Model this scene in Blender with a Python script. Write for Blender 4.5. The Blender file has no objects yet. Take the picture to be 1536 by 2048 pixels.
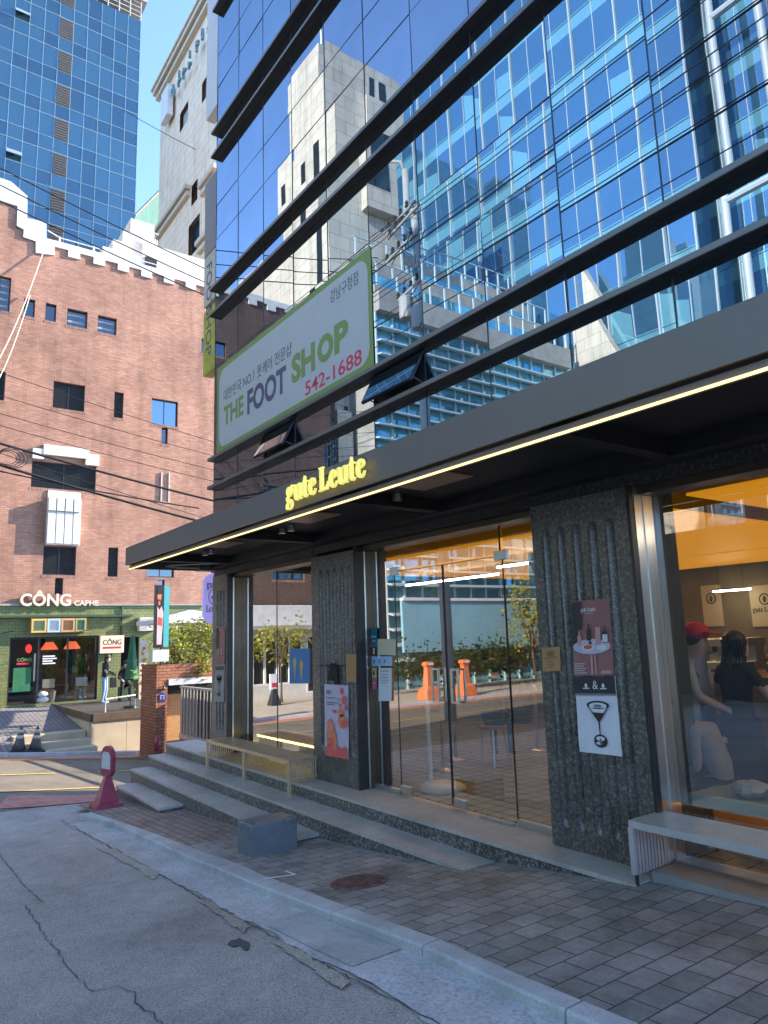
import bpy, bmesh, math, random
from mathutils import Vector, Matrix
random.seed(7)
S_ = bpy.context.scene
COL = S_.collection

# ------------------------------------------------------------------ camera, sky, sun, exposure
CAM = Vector((0.0, 0.0, 1.6))
FPX = 1419.1                      # focal length in pixels of a 1536 x 2048 frame
ROWS = (Vector((0.58335048, 0.81159521, -0.03186579)),     # right
        Vector((-0.15796431, 0.07488148, -0.98460146)),    # down
        Vector((-0.79671167, 0.5794014, 0.17188522)))      # forward
cam_data = bpy.data.cameras.new('camera')
cam_data.sensor_fit = 'HORIZONTAL'
cam_data.sensor_width = 36.0
cam_data.lens = 36.0 * FPX / 1536.0
cam_data.clip_start = 0.05
cam_data.clip_end = 2000
cam = bpy.data.objects.new('camera', cam_data)
COL.objects.link(cam)
r_, d_, f_ = ROWS
cam.matrix_world = Matrix(((r_.x, -d_.x, -f_.x, CAM.x), (r_.y, -d_.y, -f_.y, CAM.y),
                           (r_.z, -d_.z, -f_.z, CAM.z), (0, 0, 0, 1)))
S_.camera = cam

SUN_EL, SUN_ROT = math.radians(23), math.radians(15)
world = bpy.data.worlds.new('World')
S_.world = world
world.use_nodes = True
nt = world.node_tree
sky = nt.nodes.new('ShaderNodeTexSky')
sky.sky_type = 'NISHITA'
sky.sun_disc = False
sky.sun_elevation = SUN_EL
sky.sun_rotation = SUN_ROT
sky.air_density = 1.0
sky.dust_density = 2.5
sky.ozone_density = 2.5
sky.altitude = 5000
bg = nt.nodes['Background']
bg.inputs['Strength'].default_value = 0.15
nt.links.new(sky.outputs['Color'], bg.inputs['Color'])

sun_l = bpy.data.lights.new('sun', 'SUN')
sun_l.energy = 2.05
sun_l.angle = math.radians(0.5)
sun_l.color = (1.0, 0.87, 0.70)
sun = bpy.data.objects.new('sun', sun_l)
COL.objects.link(sun)
SUN_DIR = Vector((math.sin(SUN_ROT) * math.cos(SUN_EL), math.cos(SUN_ROT) * math.cos(SUN_EL), math.sin(SUN_EL)))
sun.rotation_euler = (-SUN_DIR).to_track_quat('-Z', 'Y').to_euler()
sun.location = (20, 60, 40)

S_.view_settings.view_transform = 'Standard'
S_.view_settings.look = 'None'
S_.view_settings.exposure = 2.8
S_.view_settings.gamma = 1
S_.render.engine = 'CYCLES'
S_.cycles.use_denoising = True
S_.cycles.max_bounces = 10
S_.cycles.diffuse_bounces = 4
S_.cycles.glossy_bounces = 5
S_.cycles.transmission_bounces = 6
S_.cycles.transparent_max_bounces = 12
S_.cycles.sample_clamp_indirect = 6
S_.cycles.caustics_reflective = False
S_.cycles.caustics_refractive = False


# ------------------------------------------------------------------ helpers
def at(x, y, X=None, Y=None, Z=None):
    """the point of a real plane (X=, Y= or Z= const) seen at a pixel of the 1536 x 2048 photograph"""
    d = ROWS[0] * ((x - 768) / FPX) + ROWS[1] * ((y - 1024) / FPX) + ROWS[2]
    if X is not None: t = (X - CAM.x) / d.x
    elif Y is not None: t = (Y - CAM.y) / d.y
    else: t = (Z - CAM.z) / d.z
    return CAM + d * t


def L(r, g, b):
    f = lambda c: (c / 255 / 12.92) if c / 255 <= 0.04045 else ((c / 255 + 0.055) / 1.055) ** 2.4
    return (f(r), f(g), f(b))


def root_of(o):
    while o.parent: o = o.parent
    return o


class MB:
    """collects geometry in world coordinates and links it as ONE mesh object"""
    def __init__(self): self.v, self.f, self.mi, self.m = [], [], [], 0

    def add(self, vs, fs):
        n = len(self.v)
        self.v += [tuple(p) for p in vs]
        for q in fs:
            self.f.append([n + i for i in q]); self.mi.append(self.m)
        return self

    def poly(self, *p): return self.add(p, [list(range(len(p)))])

    def box(self, x0, x1, y0, y1, z0, z1):
        x0, x1 = min(x0, x1), max(x0, x1); y0, y1 = min(y0, y1), max(y0, y1); z0, z1 = min(z0, z1), max(z0, z1)
        vs = [(x, y, z) for z in (z0, z1) for y in (y0, y1) for x in (x0, x1)]
        return self.add(vs, [(0, 2, 3, 1), (4, 5, 7, 6), (0, 1, 5, 4), (2, 6, 7, 3), (0, 4, 6, 2), (1, 3, 7, 5)])

    def prism(self, pts, ext):
        e = Vector(ext); pts = [Vector(p) for p in pts]; n = len(pts)
        nrm = Vector((0, 0, 0))
        for i in range(n): nrm += pts[i].cross(pts[(i + 1) % n])
        if nrm.dot(e) > 0: pts = pts[::-1]
        return self.add(pts + [p + e for p in pts],
                        [list(range(n)), list(range(2 * n - 1, n - 1, -1))] +
                        [(i, i + n, (i + 1) % n + n, (i + 1) % n) for i in range(n)])

    def frame(self, o, u, v, w, h, t, d):
        """picture frame at o spanned by unit u (width w) and v (height h), bar t, depth vector d"""
        o, u, v = Vector(o), Vector(u), Vector(v)
        for a0, a1, b0, b1 in ((0, w, 0, t), (0, w, h - t, h), (0, t, t, h - t), (w - t, w, t, h - t)):
            self.prism([o + u * a0 + v * b0, o + u * a1 + v * b0, o + u * a1 + v * b1, o + u * a0 + v * b1], d)
        return self

    def tube(self, path, r, n=8, cap=True):
        path = [Vector(p) for p in path]; k = len(path)
        rs = r if isinstance(r, (list, tuple)) else [r] * k
        vs, fs = [], []
        for i, p in enumerate(path):
            t = (path[min(i + 1, k - 1)] - path[max(i - 1, 0)]).normalized()
            a = t.cross(Vector((0, 0, 1)))
            if a.length < 1e-3: a = t.cross(Vector((1, 0, 0)))
            a.normalize(); b = t.cross(a)
            for j in range(n):
                th = 2 * math.pi * j / n
                vs.append(p + (a * math.cos(th) + b * math.sin(th)) * rs[i])
        for i in range(k - 1):
            for j in range(n):
                fs.append((i * n + j, i * n + (j + 1) % n, (i + 1) * n + (j + 1) % n, (i + 1) * n + j))
        if cap: fs += [list(range(n - 1, -1, -1)), list(range((k - 1) * n, k * n))]
        return self.add(vs, fs)

    def lathe(self, x, y, prof, n=20, z0=0):
        vs, fs = [], []
        for r, z in prof:
            for j in range(n):
                th = 2 * math.pi * j / n
                vs.append((x + r * math.cos(th), y + r * math.sin(th), z0 + z))
        for i in range(len(prof) - 1):
            for j in range(n):
                fs.append((i * n + j, i * n + (j + 1) % n, (i + 1) * n + (j + 1) % n, (i + 1) * n + j))
        fs += [list(range(n - 1, -1, -1)), list(range((len(prof) - 1) * n, len(prof) * n))]
        return self.add(vs, fs)

    def ball(self, c, rx, ry, rz, n=10, m=7):
        c = Vector(c); vs, fs = [], []
        for i in range(m + 1):
            a = math.pi * i / m
            for j in range(n):
                b = 2 * math.pi * j / n
                vs.append(c + Vector((rx * math.sin(a) * math.cos(b), ry * math.sin(a) * math.sin(b), -rz * math.cos(a))))
        for i in range(m):
            for j in range(n):
                fs.append((i * n + j, i * n + (j + 1) % n, (i + 1) * n + (j + 1) % n, (i + 1) * n + j))
        return self.add(vs, fs)

    def build(self, name, mats, parent=None, smooth=False, bevel=0.0):
        me = bpy.data.meshes.new(name)
        off = root_of(parent).location if parent else Vector((0, 0, 0))
        me.from_pydata([tuple(Vector(p) - off) for p in self.v], [], self.f)
        mats = mats if isinstance(mats, (list, tuple)) else [mats]
        for m in mats: me.materials.append(m)
        if len(mats) > 1: me.polygons.foreach_set('material_index', self.mi)
        if smooth: me.polygons.foreach_set('use_smooth', [True] * len(me.polygons))
        me.update()
        if bevel:
            bm = bmesh.new(); bm.from_mesh(me)
            es = [e for e in bm.edges if len(e.link_faces) == 2 and e.calc_face_angle(0) > 0.6]
            bmesh.ops.bevel(bm, geom=es, offset=bevel, segments=2, affect='EDGES', profile=0.6)
            bm.to_mesh(me); bm.free()
        o = bpy.data.objects.new(name, me)
        COL.objects.link(o)
        if parent: o.parent = parent
        return o


def tag(o, label, cat=None, group=None, kind=None):
    if label: o['label'] = label
    if cat: o['category'] = cat
    if group: o['group'] = group
    if kind: o['kind'] = kind
    return o


def thing(name, loc, label, cat, group=None):
    o = bpy.data.objects.new(name, None)
    o.empty_display_size = 0.2
    o.location = loc
    COL.objects.link(o)
    return tag(o, label, cat, group)


def structure(o, label): return tag(o, label, None, None, 'structure')


def copy_thing(o, loc, label=None, parent=None):
    c = o.copy(); COL.objects.link(c)
    if parent: c.parent = parent
    else: c.location = loc
    if label: c['label'] = label
    for ch in o.children: copy_thing(ch, None, None, c)
    return c


# ------------------------------------------------------------------ materials
def nodes_of(m): return m.node_tree.nodes, m.node_tree.links


def new_mat(name):
    m = bpy.data.materials.new(name); m.use_nodes = True
    return m, m.node_tree.nodes, m.node_tree.links, m.node_tree.nodes['Principled BSDF']


def rgba(c): return (c[0], c[1], c[2], 1)


def ramp(N, stops):
    r = N.new('ShaderNodeValToRGB'); cr = r.color_ramp
    while len(cr.elements) < len(stops): cr.elements.new(0.5)
    for e, (p, c) in zip(cr.elements, stops): e.position = p; e.color = rgba(c)
    return r


def noise(N, Lk, vec, scale, detail=4, rough=0.6):
    n = N.new('ShaderNodeTexNoise'); n.inputs['Scale'].default_value = scale
    n.inputs['Detail'].default_value = detail; n.inputs['Roughness'].default_value = rough
    Lk.new(vec, n.inputs['Vector']); return n


def mixc(N, Lk, a, b, fac, mode='MIX'):
    m = N.new('ShaderNodeMix'); m.data_type = 'RGBA'; m.blend_type = mode
    for s, v in ((m.inputs[6], a), (m.inputs[7], b), (m.inputs[0], fac)):
        if isinstance(v, (int, float)): s.default_value = v
        elif isinstance(v, tuple): s.default_value = rgba(v)
        else: Lk.new(v, s)
    return m.outputs[2]


def bumpn(N, Lk, h, strength, dist=0.01):
    b = N.new('ShaderNodeBump'); b.inputs['Strength'].default_value = strength; b.inputs['Distance'].default_value = dist
    Lk.new(h, b.inputs['Height']); return b.outputs['Normal']


def pos(N): return N.new('ShaderNodeNewGeometry').outputs['Position']


def pbr(name, col, rough=0.6, metal=0.0, var=0.15, vscale=3.0, bump=0.0, bscale=60, spec=0.5, stretch=None):
    m, N, Lk, P = new_mat(name)
    P.inputs['Roughness'].default_value = rough; P.inputs['Metallic'].default_value = metal
    P.inputs['Specular IOR Level'].default_value = spec
    if var or bump:
        p = pos(N)
        if stretch:
            mp = N.new('ShaderNodeMapping'); mp.inputs['Scale'].default_value = stretch
            Lk.new(p, mp.inputs['Vector']); p = mp.outputs['Vector']
    if var:
        n = noise(N, Lk, p, vscale, 6, 0.65)
        r = ramp(N, [(0.3, tuple(c * (1 - var) for c in col)), (0.7, tuple(min(1, c * (1 + var)) for c in col))])
        Lk.new(n.outputs['Fac'], r.inputs['Fac']); Lk.new(r.outputs['Color'], P.inputs['Base Color'])
    else: P.inputs['Base Color'].default_value = rgba(col)
    if bump:
        n2 = noise(N, Lk, p, bscale, 4)
        Lk.new(bumpn(N, Lk, n2.outputs['Fac'], bump), P.inputs['Normal'])
    return m


def emit(name, col, strength):
    m, N, Lk, P = new_mat(name)
    P.inputs['Base Color'].default_value = rgba(col)
    P.inputs['Emission Color'].default_value = rgba(col)
    P.inputs['Emission Strength'].default_value = strength
    return m


def uvw(N, Lk, mode):
    """wall: (x+y, z); ground: (y, x); gives a vector for brick patterns"""
    s = N.new('ShaderNodeSeparateXYZ'); Lk.new(pos(N), s.inputs[0])
    c = N.new('ShaderNodeCombineXYZ')
    if mode == 'wall':
        a = N.new('ShaderNodeMath'); a.operation = 'ADD'
        Lk.new(s.outputs[0], a.inputs[0]); Lk.new(s.outputs[1], a.inputs[1])
        Lk.new(a.outputs[0], c.inputs[0]); Lk.new(s.outputs[2], c.inputs[1])
    elif mode == 'ground':
        Lk.new(s.outputs[1], c.inputs[0]); Lk.new(s.outputs[0], c.inputs[1])
    else:
        Lk.new(s.outputs[0], c.inputs[0]); Lk.new(s.outputs[1], c.inputs[1])
    return c.outputs[0]


def bricks(name, c1, c2, mortar, w, h, gap=0.01, mode='wall', rough=0.85, bump=0.5, dirt=0.25, offset=0.5, bias=0.0, dscale=0.7, spec=0.3):
    m, N, Lk, P = new_mat(name)
    v = uvw(N, Lk, mode)
    wob = noise(N, Lk, pos(N), 9, 2)
    vm = N.new('ShaderNodeVectorMath'); vm.operation = 'MULTIPLY_ADD'
    vm.inputs[1].default_value = (gap * 0.6,) * 3
    Lk.new(wob.outputs['Color'], vm.inputs[0]); Lk.new(v, vm.inputs[2])
    b = N.new('ShaderNodeTexBrick')
    Lk.new(vm.outputs[0], b.inputs['Vector'])
    b.offset = offset
    b.inputs['Color1'].default_value = rgba(c1); b.inputs['Color2'].default_value = rgba(c2)
    b.inputs['Mortar'].default_value = rgba(mortar)
    b.inputs['Scale'].default_value = 1.0; b.inputs['Mortar Size'].default_value = gap
    b.inputs['Mortar Smooth'].default_value = 0.25; b.inputs['Bias'].default_value = bias
    b.inputs['Brick Width'].default_value = w; b.inputs['Row Height'].default_value = h
    n = noise(N, Lk, pos(N), dscale, 6, 0.7)
    r = ramp(N, [(0.3, (1 - dirt,) * 3), (0.7, (1 + dirt * 0.6,) * 3)])
    Lk.new(n.outputs['Fac'], r.inputs['Fac'])
    c = mixc(N, Lk, b.outputs['Color'], r.outputs['Color'], 1.0, 'MULTIPLY')
    n3 = noise(N, Lk, pos(N), 45, 3)
    r3 = ramp(N, [(0.3, (0.86,) * 3), (0.7, (1.12,) * 3)])
    Lk.new(n3.outputs['Fac'], r3.inputs['Fac'])
    c = mixc(N, Lk, c, r3.outputs['Color'], 1.0, 'MULTIPLY')
    if mode == 'wall':              # rain streaks
        mp = N.new('ShaderNodeMapping'); mp.inputs['Scale'].default_value = (2.2, 2.2, 0.16); Lk.new(pos(N), mp.inputs['Vector'])
        n4 = noise(N, Lk, mp.outputs['Vector'], 1.0, 6, 0.7)
        r4 = ramp(N, [(0.33, (0.74,) * 3), (0.5, (1.0,) * 3), (0.72, (1.10,) * 3)])
        Lk.new(n4.outputs['Fac'], r4.inputs['Fac'])
        c = mixc(N, Lk, c, r4.outputs['Color'], 0.8, 'MULTIPLY')
    Lk.new(c, P.inputs['Base Color'])
    P.inputs['Roughness'].default_value = rough; P.inputs['Specular IOR Level'].default_value = spec
    inv = N.new('ShaderNodeMath'); inv.operation = 'SUBTRACT'; inv.inputs[0].default_value = 1
    Lk.new(b.outputs['Fac'], inv.inputs[1])
    ad = N.new('ShaderNodeMath'); ad.operation = 'MULTIPLY_ADD'; ad.inputs[1].default_value = 0.25
    Lk.new(n3.outputs['Fac'], ad.inputs[0]); Lk.new(inv.outputs[0], ad.inputs[2])
    Lk.new(bumpn(N, Lk, ad.outputs[0], bump, 0.008), P.inputs['Normal'])
    return m


def granite(name, dark, light, amt=0.5, rough=0.35, scale=60, bump=0.15):
    m, N, Lk, P = new_mat(name)
    p = pos(N)
    n1 = noise(N, Lk, p, scale, 6, 0.75)
    r1 = ramp(N, [(amt - 0.08, dark), (amt + 0.1, light)])
    Lk.new(n1.outputs['Fac'], r1.inputs['Fac'])
    n2 = noise(N, Lk, p, 2.0, 5, 0.7)
    r2 = ramp(N, [(0.3, (0.7,) * 3), (0.7, (1.2,) * 3)])
    Lk.new(n2.outputs['Fac'], r2.inputs['Fac'])
    c = mixc(N, Lk, r1.outputs['Color'], r2.outputs['Color'], 1.0, 'MULTIPLY')
    Lk.new(c, P.inputs['Base Color'])
    rr = ramp(N, [(0.3, (rough * 0.8,) * 3), (0.7, (min(1, rough * 1.4),) * 3)])
    Lk.new(n2.outputs['Fac'], rr.inputs['Fac']); Lk.new(rr.outputs['Color'], P.inputs['Roughness'])
    if bump: Lk.new(bumpn(N, Lk, n1.outputs['Fac'], bump, 0.004), P.inputs['Normal'])
    return m


def mirror_glass(name, refl, body, fac, rough=0.0, wave=0.0, wscale=0.6):
    """coated facade glass: a mirror coat over a dark body"""
    m, N, Lk, P = new_mat(name)
    N.remove(P)
    g = N.new('ShaderNodeBsdfGlossy'); g.inputs['Color'].default_value = rgba(refl); g.inputs['Roughness'].default_value = rough
    d = N.new('ShaderNodeBsdfDiffuse'); d.inputs['Color'].default_value = rgba(body)
    mx = N.new('ShaderNodeMixShader'); mx.inputs[0].default_value = fac
    Lk.new(d.outputs[0], mx.inputs[1]); Lk.new(g.outputs[0], mx.inputs[2])
    if wave:
        n = noise(N, Lk, pos(N), wscale, 1, 0.4)
        Lk.new(bumpn(N, Lk, n.outputs['Fac'], wave, 0.02), g.inputs['Normal'])
    if name == 'facade_glass':      # every pane has its own coating strength; dust dulls it in drifts
        oi = N.new('ShaderNodeObjectInfo')
        rp = ramp(N, [(0.0, tuple(x * 0.86 for x in refl)), (0.5, refl), (1.0, (refl[0] * 1.0, refl[1] * 1.07, refl[2] * 1.06))])
        Lk.new(oi.outputs['Random'], rp.inputs['Fac']); Lk.new(rp.outputs['Color'], g.inputs['Color'])
        d.inputs['Color'].default_value = (0.06, 0.075, 0.08, 1)
        nd = noise(N, Lk, pos(N), 1.3, 5, 0.7)
        mr = N.new('ShaderNodeMapRange'); mr.inputs[1].default_value = 0.3; mr.inputs[2].default_value = 0.75; mr.inputs[3].default_value = fac; mr.inputs[4].default_value = fac - 0.14
        Lk.new(nd.outputs['Fac'], mr.inputs[0]); Lk.new(mr.outputs[0], mx.inputs[0])
    Lk.new(mx.outputs[0], N['Material Output'].inputs['Surface'])
    return m


def clear_glass(name, tint, fac0, fac1, wave=0.0):
    """thin sheet glass: see-through, reflecting more towards grazing angles"""
    m, N, Lk, P = new_mat(name)
    N.remove(P)
    t = N.new('ShaderNodeBsdfTransparent'); t.inputs['Color'].default_value = rgba(tint)
    g = N.new('ShaderNodeBsdfGlossy'); g.inputs['Roughness'].default_value = 0.0
    lw = N.new('ShaderNodeLayerWeight'); lw.inputs['Blend'].default_value = 0.5
    mr = N.new('ShaderNodeMapRange'); mr.inputs[3].default_value = fac0; mr.inputs[4].default_value = fac1
    Lk.new(lw.outputs['Facing'], mr.inputs[0])
    if wave:
        n = noise(N, Lk, pos(N), 0.7, 1, 0.4)
        Lk.new(bumpn(N, Lk, n.outputs['Fac'], wave, 0.02), g.inputs['Normal'])
    mx = N.new('ShaderNodeMixShader')
    Lk.new(mr.outputs[0], mx.inputs[0]); Lk.new(t.outputs[0], mx.inputs[1]); Lk.new(g.outputs[0], mx.inputs[2])
    Lk.new(mx.outputs[0], N['Material Output'].inputs['Surface'])
    return m


def leafmat(name, c1, c2, trans=0.35):
    m, N, Lk, P = new_mat(name)
    n = noise(N, Lk, pos(N), 6, 4)
    r = ramp(N, [(0.35, c1), (0.65, c2)])
    Lk.new(n.outputs['Fac'], r.inputs['Fac']); Lk.new(r.outputs['Color'], P.inputs['Base Color'])
    P.inputs['Roughness'].default_value = 0.55
    P.inputs['Specular IOR Level'].default_value = 0.3
    tr = N.new('ShaderNodeBsdfTranslucent'); Lk.new(r.outputs['Color'], tr.inputs['Color'])
    mx = N.new('ShaderNodeMixShader'); mx.inputs[0].default_value = trans
    Lk.new(P.outputs[0], mx.inputs[1]); Lk.new(tr.outputs[0], mx.inputs[2])
    Lk.new(mx.outputs[0], N['Material Output'].inputs['Surface'])
    return m


def asphalt(name, c, light):
    m, N, Lk, P = new_mat(name)
    p = pos(N)
    n1 = noise(N, Lk, p, 95, 3, 0.8)
    r1 = ramp(N, [(0.36, tuple(x * 0.5 for x in c)), (0.5, c), (0.66, light)])
    Lk.new(n1.outputs['Fac'], r1.inputs['Fac'])
    vo = N.new('ShaderNodeTexVoronoi'); vo.inputs['Scale'].default_value = 38; Lk.new(p, vo.inputs['Vector'])
    rv = ramp(N, [(0.10, (1.55,) * 3), (0.2, (1.0,) * 3)])
    Lk.new(vo.outputs['Distance'], rv.inputs['Fac'])
    rnd_ = N.new('ShaderNodeSeparateColor'); Lk.new(vo.outputs['Color'], rnd_.inputs[0])
    gt = N.new('ShaderNodeMath'); gt.operation = 'GREATER_THAN'; gt.inputs[1].default_value = 0.72
    Lk.new(rnd_.outputs[0], gt.inputs[0])
    stones = mixc(N, Lk, r1.outputs['Color'], rv.outputs['Color'], gt.outputs[0], 'MULTIPLY')
    n2 = noise(N, Lk, p, 0.8, 7, 0.68)
    r2 = ramp(N, [(0.3, (0.62,) * 3), (0.48, (0.97,) * 3), (0.7, (1.2,) * 3)])
    Lk.new(n2.outputs['Fac'], r2.inputs['Fac'])
    n3 = noise(N, Lk, p, 5.5, 4, 0.6)
    r3 = ramp(N, [(0.3, (0.88,) * 3), (0.7, (1.08,) * 3)])
    Lk.new(n3.outputs['Fac'], r3.inputs['Fac'])
    c_ = mixc(N, Lk, stones, r2.outputs['Color'], 1.0, 'MULTIPLY')
    Lk.new(mixc(N, Lk, c_, r3.outputs['Color'], 1.0, 'MULTIPLY'), P.inputs['Base Color'])
    P.inputs['Roughness'].default_value = 0.85
    Lk.new(bumpn(N, Lk, n1.outputs['Fac'], 0.6, 0.008), P.inputs['Normal'])
    return m


M = {}
M['asphalt'] = asphalt('asphalt', (0.42, 0.365, 0.315), (0.60, 0.535, 0.465))
M['asphalt_patch'] = asphalt('asphalt_patch', (0.17, 0.084, 0.085), (0.2, 0.2, 0.2))
M['street'] = asphalt('street_asphalt', (0.185, 0.155, 0.12), (0.29, 0.25, 0.20))
M['crack'] = pbr('crack_filler', (0.085, 0.083, 0.08), 0.9, var=0.3)
M['yellow_worn'] = asphalt('worn_yellow_paint', (0.45, 0.388, 0.30), (0.62, 0.55, 0.45))
M['yellow'] = pbr('yellow_paint', (0.62, 0.46, 0.12), 0.7, var=0.2, vscale=8)
M['white_paint'] = pbr('white_road_paint', (0.66, 0.64, 0.58), 0.7, var=0.2, vscale=8)
M['red_paint'] = pbr('red_road_paint', (0.48, 0.2, 0.15), 0.8, var=0.3, vscale=5)
M['gutter'] = granite('gutter_concrete', (0.36, 0.345, 0.325), (0.60, 0.575, 0.545), 0.44, 0.85, 42, 0.3)
M['gutter_warm'] = granite('gutter_concrete_new', (0.42, 0.40, 0.37), (0.50, 0.48, 0.45), 0.45, 0.85, 30, 0.2)
M['kerb'] = granite('kerb_granite', (0.43, 0.415, 0.39), (0.58, 0.555, 0.525), 0.46, 0.75, 90, 0.15)
M['paver'] = bricks('slate_pavers', (0.255, 0.24, 0.205), (0.40, 0.35, 0.315), (0.085, 0.08, 0.075), 0.205, 0.152, 0.005, 'ground', 0.6, 0.7, 0.55, dscale=1.6)
M['paver_small'] = bricks('small_clay_pavers', (0.27, 0.21, 0.175), (0.38, 0.28, 0.23), (0.11, 0.10, 0.09), 0.2, 0.1, 0.006, 'plan', 0.8, 0.5, 0.3, dscale=1.2)
M['granite_rough'] = granite('dark_flecked_granite', (0.07, 0.066, 0.058), (0.46, 0.43, 0.38), 0.56, 0.45, 46, 0.2)
M['granite_pier'] = granite('pier_granite', (0.085, 0.077, 0.064), (0.30, 0.272, 0.225), 0.56, 0.28, 50, 0.1)
M['granite_top'] = granite('worn_granite_tread', (0.40, 0.355, 0.305), (0.58, 0.525, 0.46), 0.5, 0.6, 70, 0.12)
M['granite_block'] = granite('grey_granite_block', (0.13, 0.145, 0.155), (0.23, 0.25, 0.265), 0.5, 0.28, 170, 0.05)
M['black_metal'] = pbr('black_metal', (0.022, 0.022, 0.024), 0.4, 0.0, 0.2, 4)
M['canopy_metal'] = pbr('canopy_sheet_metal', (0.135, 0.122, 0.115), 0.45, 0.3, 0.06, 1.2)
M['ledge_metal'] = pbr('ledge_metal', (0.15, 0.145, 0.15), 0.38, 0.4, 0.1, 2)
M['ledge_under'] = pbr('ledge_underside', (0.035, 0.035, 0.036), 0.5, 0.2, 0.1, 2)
M['mullion'] = pbr('mullion_dark', (0.035, 0.035, 0.045), 0.4, 0.3, 0)
M['steel'] = pbr('brushed_steel', (0.55, 0.54, 0.51), 0.28, 0.9, 0.12, 6, stretch=(30, 30, 1))
M['bench_sheen_tint'] = pbr('sheen_tinted_slats', (0.60, 0.47, 0.31), 0.32, 0.45, 0.15, 8)  # golden reflected sunlight tinted into the colour of the bench slats
M['steel_bench'] = pbr('bench_steel', (0.62, 0.61, 0.6), 0.38, 0.6, 0.1, 8)
M['bronze'] = pbr('bronze_frame', (0.11, 0.085, 0.06), 0.35, 0.7, 0.2, 3)
M['led'] = emit('led_strip', (1.0, 0.70, 0.26), 0.36)
M['facade_glass'] = mirror_glass('facade_glass', (0.41, 0.465, 0.525), (0.012, 0.018, 0.022), 0.92, 0.0, 0.07, 0.8)
M['shop_glass'] = clear_glass('shop_glass', (0.86, 0.88, 0.85), 0.16, 0.75, 0.05)
M['shop_glass_left'] = clear_glass('shop_glass_left', (0.8, 0.82, 0.78), 0.30, 0.9, 0.05)
M['door_glass'] = clear_glass('door_glass', (0.84, 0.88, 0.85), 0.22, 0.75, 0.04)
M['white'] = pbr('white_paint', (0.78, 0.78, 0.76), 0.6, var=0.08)
M['white_dirty'] = pbr('weathered_white_paint', (0.62, 0.60, 0.565), 0.75, var=0.14, vscale=2.5, bump=0.2, bscale=30)
M['brick'] = bricks('red_brick', (0.50, 0.258, 0.172), (0.38, 0.182, 0.122), (0.30, 0.20, 0.15), 0.19, 0.066, 0.0085, 'wall', 0.85, 0.7, 0.3)
M['brick_dark'] = bricks('orange_brick', (0.48, 0.2, 0.11), (0.36, 0.13, 0.075), (0.13, 0.08, 0.06), 0.2, 0.075, 0.01, 'wall', 0.85, 0.6, 0.25)
M['green_tile'] = bricks('green_tile', (0.22, 0.235, 0.085), (0.17, 0.19, 0.07), (0.10, 0.115, 0.045), 0.2, 0.1, 0.008, 'wall', 0.4, 0.4, 0.2)
M['green_dark'] = pbr('dark_green_paint', (0.04, 0.07, 0.035), 0.5, var=0.2)
M['dark_glass'] = mirror_glass('dark_window_glass', (0.42, 0.48, 0.5), (0.02, 0.026, 0.028), 0.2, 0.0, 0.05)
M['blue_glass'] = mirror_glass('blue_window_glass', (0.24, 0.31, 0.36), (0.02, 0.05, 0.08), 0.75, 0.0, 0.05)
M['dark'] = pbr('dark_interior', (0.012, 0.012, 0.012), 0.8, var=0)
M['blind'] = pbr('window_blind', (0.3, 0.31, 0.31), 0.8, var=0.1)
M['cream'] = pbr('cream_render', (0.62, 0.54, 0.43), 0.85, var=0.12, vscale=1.2)
M['timber'] = pbr('orange_timber', (0.42, 0.22, 0.08), 0.6, var=0.25, vscale=5, stretch=(1, 1, 6))
M['wire'] = pbr('cable_rubber', (0.015, 0.015, 0.016), 0.6, var=0)
M['wire_cream'] = pbr('cream_cable', (0.55, 0.5, 0.4), 0.6, var=0)
M['wine'] = pbr('wine_red_plastic', (0.34, 0.045, 0.08), 0.38, var=0.15, vscale=6)
M['rust'] = pbr('rusty_iron', (0.19, 0.105, 0.08), 0.8, 0.3, 0.45, 14, 0.6, 60)
M['concrete'] = pbr('concrete', (0.33, 0.31, 0.28), 0.85, var=0.2, vscale=2, bump=0.15)
M['concrete_warm'] = pbr('warm_concrete', (0.56, 0.46, 0.32), 0.85, var=0.15, vscale=1.5)
M['skin'] = pbr('skin', (0.55, 0.36, 0.26), 0.5, var=0.06, vscale=12)
M['hair'] = pbr('black_hair', (0.012, 0.01, 0.01), 0.45, var=0.2, vscale=40)
M['black_cloth'] = pbr('black_cloth', (0.012, 0.012, 0.014), 0.85, var=0.2, vscale=9)
M['jeans'] = pbr('pale_denim', (0.25, 0.36, 0.52), 0.8, var=0.2, vscale=12)
M['grey_cloth'] = pbr('grey_shirt', (0.42, 0.43, 0.45), 0.85, var=0.12, vscale=9)
M['sweater'] = pbr('grey_sweater', (0.24, 0.235, 0.215), 0.9, var=0.12, vscale=9)
M['red_cap'] = pbr('red_cloth', (0.6, 0.02, 0.03), 0.7, var=0.1)
M['navy'] = pbr('navy_cloth', (0.02, 0.025, 0.05), 0.85, var=0.2)


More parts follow.
